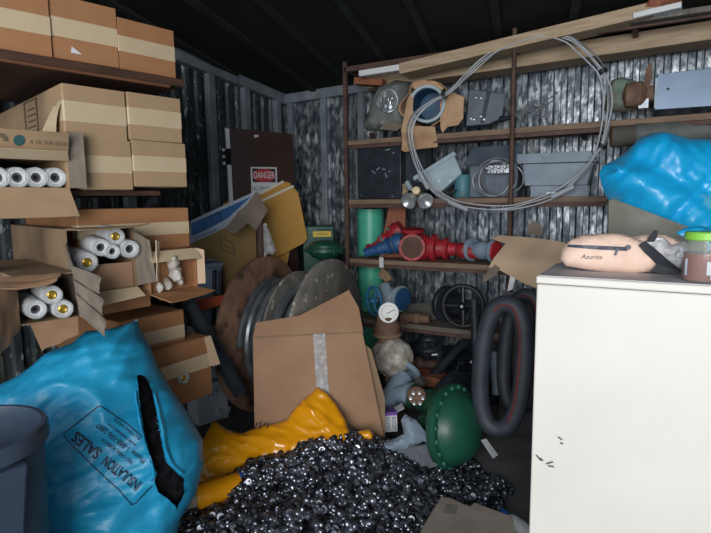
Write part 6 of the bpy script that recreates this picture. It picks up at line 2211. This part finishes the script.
# ------------------------------------------------------------------ heap of small metal pieces, yellow bag and tube
FW = Vector((F.x, F.y, 0)).normalized()


def heap_z(x, y):
    """height of the heap; x to the right and y away, both in metres from the doorway"""
    a = math.exp(-((x + 0.15) / 0.36) ** 2 - ((y - 2.62) / 0.30) ** 2) * 0.21
    b = math.exp(-((x - 0.22) / 0.42) ** 2 - ((y - 2.55) / 0.42) ** 2) * 0.045
    c = math.exp(-((x + 0.30) / 0.55) ** 2 - ((y - 2.1) / 0.45) ** 2) * 0.10
    d = math.exp(-((x + 0.52) / 0.13) ** 2 - ((y - 2.45) / 0.14) ** 2) * 0.06
    e = math.exp(-((x - 0.62) / 0.16) ** 2 - ((y - 2.45) / 0.22) ** 2) * 0.025
    return a + b + c + d + e - 0.02 + 0.015 * noise.noise(Vector((x * 6, y * 6, 0)))


def heap_pt(x, y, lift=0.0):
    p = H * x + FW * y
    return Vector((p.x, p.y, max(0.0, heap_z(x, y)) + lift))


vs, fs = [], []
nx, ny = 70, 60
for j in range(ny + 1):
    for i in range(nx + 1):
        x, y = -1.0 + 1.9 * i / nx, 1.5 + 1.75 * j / ny
        p = H * x + FW * y
        vs.append(Vector((p.x, p.y, heap_z(x, y) - 0.008)))
for j in range(ny):
    for i in range(nx):
        a = j * (nx + 1) + i
        f = (a, a + 1, a + nx + 2, a + nx + 1)
        if max(vs[k_].z for k_ in f) > -0.004:
            fs.append(f)
heap_mb = MB().add(vs, fs)

# one piece: a short stack of fat rings
pm = MB().lathe((0, 0, -0.016), (0, 0, 1), [(0.007, 0.003), (0.007, 0), (0.011, 0), (0.0135, 0.004), (0.0135, 0.011), (0.0105, 0.0145), (0.0105, 0.0175), (0.0135, 0.021), (0.0135, 0.028), (0.011, 0.032), (0.007, 0.032), (0.007, 0.029)], 9)
rng = random.Random(4)
spots = []
tries = 0
while len(spots) < 3900 and tries < 60000:
    tries += 1
    x, y = rng.uniform(-0.95, 0.85), rng.uniform(1.62, 3.1)
    hz = heap_z(x, y)
    if hz < 0.006:
        continue
    p = heap_pt(x, y, rng.uniform(0.0, 0.014))
    w_ = px_of(p)
    if w_.x < 150 and w_.y < 520:
        continue
    e_ = Euler((rng.uniform(0.5, 2.6), rng.uniform(-0.7, 0.7), rng.uniform(0, 2 * PI)))
    s_ = rng.uniform(1.15, 1.5)
    spots.append((p, e_, s_, w_))
near = [s for s in spots if 160 < s[3].x < 505 and 436 < s[3].y < 531]
near.sort(key=lambda s: (s[0] - CAM).length - 6 * (s[0].z - heap_z((s[0]).dot(H), (s[0]).dot(FW))))
chosen = near[:290]
ids = set(id(s) for s in chosen)
bits = MB()
bits.add(heap_mb.v, heap_mb.f)
for s in spots:
    if id(s) in ids:
        continue
    m_ = Matrix.LocRotScale(s[0], s[1], Vector((s[2],) * 3))
    bits.add([m_ @ v for v in pm.v], pm.f)
st = mesh_obj('metal_piece_heap', bits, 'bit_metal', ang=40)
st['kind'] = 'stuff'
tag(st, 'spread heap of small dark ribbed metal pieces across the front of the floor', 'metal pieces')
proto = None
for s in chosen:
    if proto is None:
        proto = mesh_obj('metal_piece', pm, 'bit_metal', ang=40)
        o_ = proto
    else:
        o_ = proto.copy()
        COL.objects.link(o_)
    o_.location = s[0] + Vector((0, 0, 0.006))
    o_.rotation_euler = s[1]
    o_.scale = (s[2],) * 3
    tag(o_, 'small dark ribbed metal piece at the front of the heap', 'metal piece', 'small metal pieces at the front of the heap')

# yellow plastic bag draped behind the heap
q = P(285, 440, 2.74)
ny_ = dirv(-0.12, 0.75, -1)
fr = Frame(q, ny_)
yb = thing('yellow_bag', 'crumpled yellow plastic bag with a peak, between the heap and the flattened carton', 'bag', heap_pt(-0.35, 2.75))
ol = [(196, 486), (197, 462), (203, 440), (214, 420), (225, 428), (241, 432), (262, 426), (285, 420), (300, 404), (318, 386), (326, 392), (336, 404), (345, 419), (349, 432), (346, 450), (330, 456), (300, 466), (262, 478), (225, 488)]


def folds_y(p):
    s = (p - q).dot(fr.ex)
    t = (p - q).dot(fr.ey)
    k1 = noise.noise(Vector((s * 4, t * 7 + s * 3, 1.7)))
    k2 = abs(noise.noise(Vector((s * 9 + t * 8, t * 11, 6.3))))
    k3 = abs(noise.noise(Vector((s * 3 - t * 16, t * 4 + s * 8, 9.3))))
    k4 = (1 - abs(noise.noise(Vector((s * 5 + t * 6, t * 5 - s * 2, 12.3))))) ** 7
    k5 = (1 - abs(noise.noise(Vector((s * 3 - t * 7, t * 8 + s * 4, 15.3))))) ** 9
    return p + ny_ * (0.022 * k1 - 0.014 * k2 - 0.01 * k3 + 0.016 * k4 + 0.014 * k5)


mb = bag_surface('b', None, ol, fr, 0.012, 0.05, 0.03, 0.1, 0.0, 6, 2.0, None, folds=folds_y)
part(yb, 'film', mb, 'yellow_film', world=True, ang=70)
mb = MB()
for a, b in (((258, 430), (259, 425)), ((262, 431), (263, 424)), ((266, 429), (267, 425)), ((269, 430), (271, 426))):
    mb.beam(fr.w(*fr.px(*a), 0.05), fr.w(*fr.px(*b), 0.05), 0.006, 0.004, fr.n)
part(yb, 'torn_print', mb, 'sign_black', world=True, label='dark torn print on the edge')
a, b = P(170, 505, 2.36), P(246, 483, 2.56)
d_ = (b - a).normalized()
yt = thing('wrapped_roll', 'cardboard tube in a yellow sleeve, half buried beside the blue bag', 'roll', (a.x, a.y, 0))
part(yt, 'core', MB().ring(a, d_, [(0.036, 0), (0.043, 0), (0.043, 0.3), (0.036, 0.3)], 30), 'tube_core', world=True, label='grey cardboard core')
c0 = a + d_ * 0.11
part(yt, 'sleeve', MB().ring(c0, d_, [(0.046, 0), (0.058, 0.001), (0.06, 0.012), (0.06, 0.3), (0.046, 0.3)], 36), 'yellow_film', world=True)
p_ = onplane(229, 497, c0 + ny_ * 0.05, ny_)
part(yt, 'blue_mark', MB().lathe(c0 + d_ * 0.215, d_, [(0.061, 0), (0.061, 0.04)], 30), 'bottle_blue', world=True, label='blue printed band')
fr = Frame(P(365, 434, 2.74), dirv(0, 0.5, -1))
pl = [fr.px(*p) for p in ((357, 440), (359, 431), (370, 429), (374, 434), (372, 442))]
solo('yellow_film_end', 'small yellow plastic end poking out of the heap, left of the purple box', 'plastic', blob(fr, pl, 0.012, 0.03, 0.02, edge=0.03, wob=0.006, wscale=20), 'yellow_film')

# flat worn board on the heap
q = P(470, 520, 2.08)
fr = Frame(q, dirv(-0.05, 1, -0.28))
pl = [fr.px(*p) for p in ((410, 560), (422, 530), (441, 498), (452, 500), (462, 505), (470, 508), (474, 504), (490, 510), (512, 518), (520, 560))]
wbd = thing('worn_board', 'flat worn grey brown board lying on the heap at the bottom of the photo', 'board', q)
part(wbd, 'board', blob(fr, pl, 0.04, 0.022, slab=True), 'dust_board', world=True, bevel=0.003)
pl = [fr.px(*p) for p in ((446, 506), (458, 508), (456, 517), (443, 515))]
part(wbd, 'stain', blob(fr, pl, 0.1, 0.002, slab=True, bend=lambda x, y: 0.0115), 'slate', world=True, label='dark square patch')
q = heap_pt((P(506, 517, 2.3) - CAM).dot(H), 2.25, 0.03)
bc_ = thing('blue_cap_bottle', 'small clear bottle with a dark blue cap at the heap edge by the white cabinet', 'bottle', q)
q0 = P(500, 512, 2.25)
part(bc_, 'cap', MB().lathe(q0, dirv(0.7, -0.35, -0.5), [(0.02, 0), (0.022, 0.004), (0.022, 0.03), (0.018, 0.034)], 18), 'bottle_blue', world=True, label='blue cap')
part(bc_, 'body', MB().lathe(q0 + dirv(0.7, -0.35, -0.5) * 0.036, dirv(0.7, -0.35, -0.5), [(0.018, 0), (0.03, 0.02), (0.032, 0.1), (0.028, 0.11)], 20), 'film_clear', world=True)
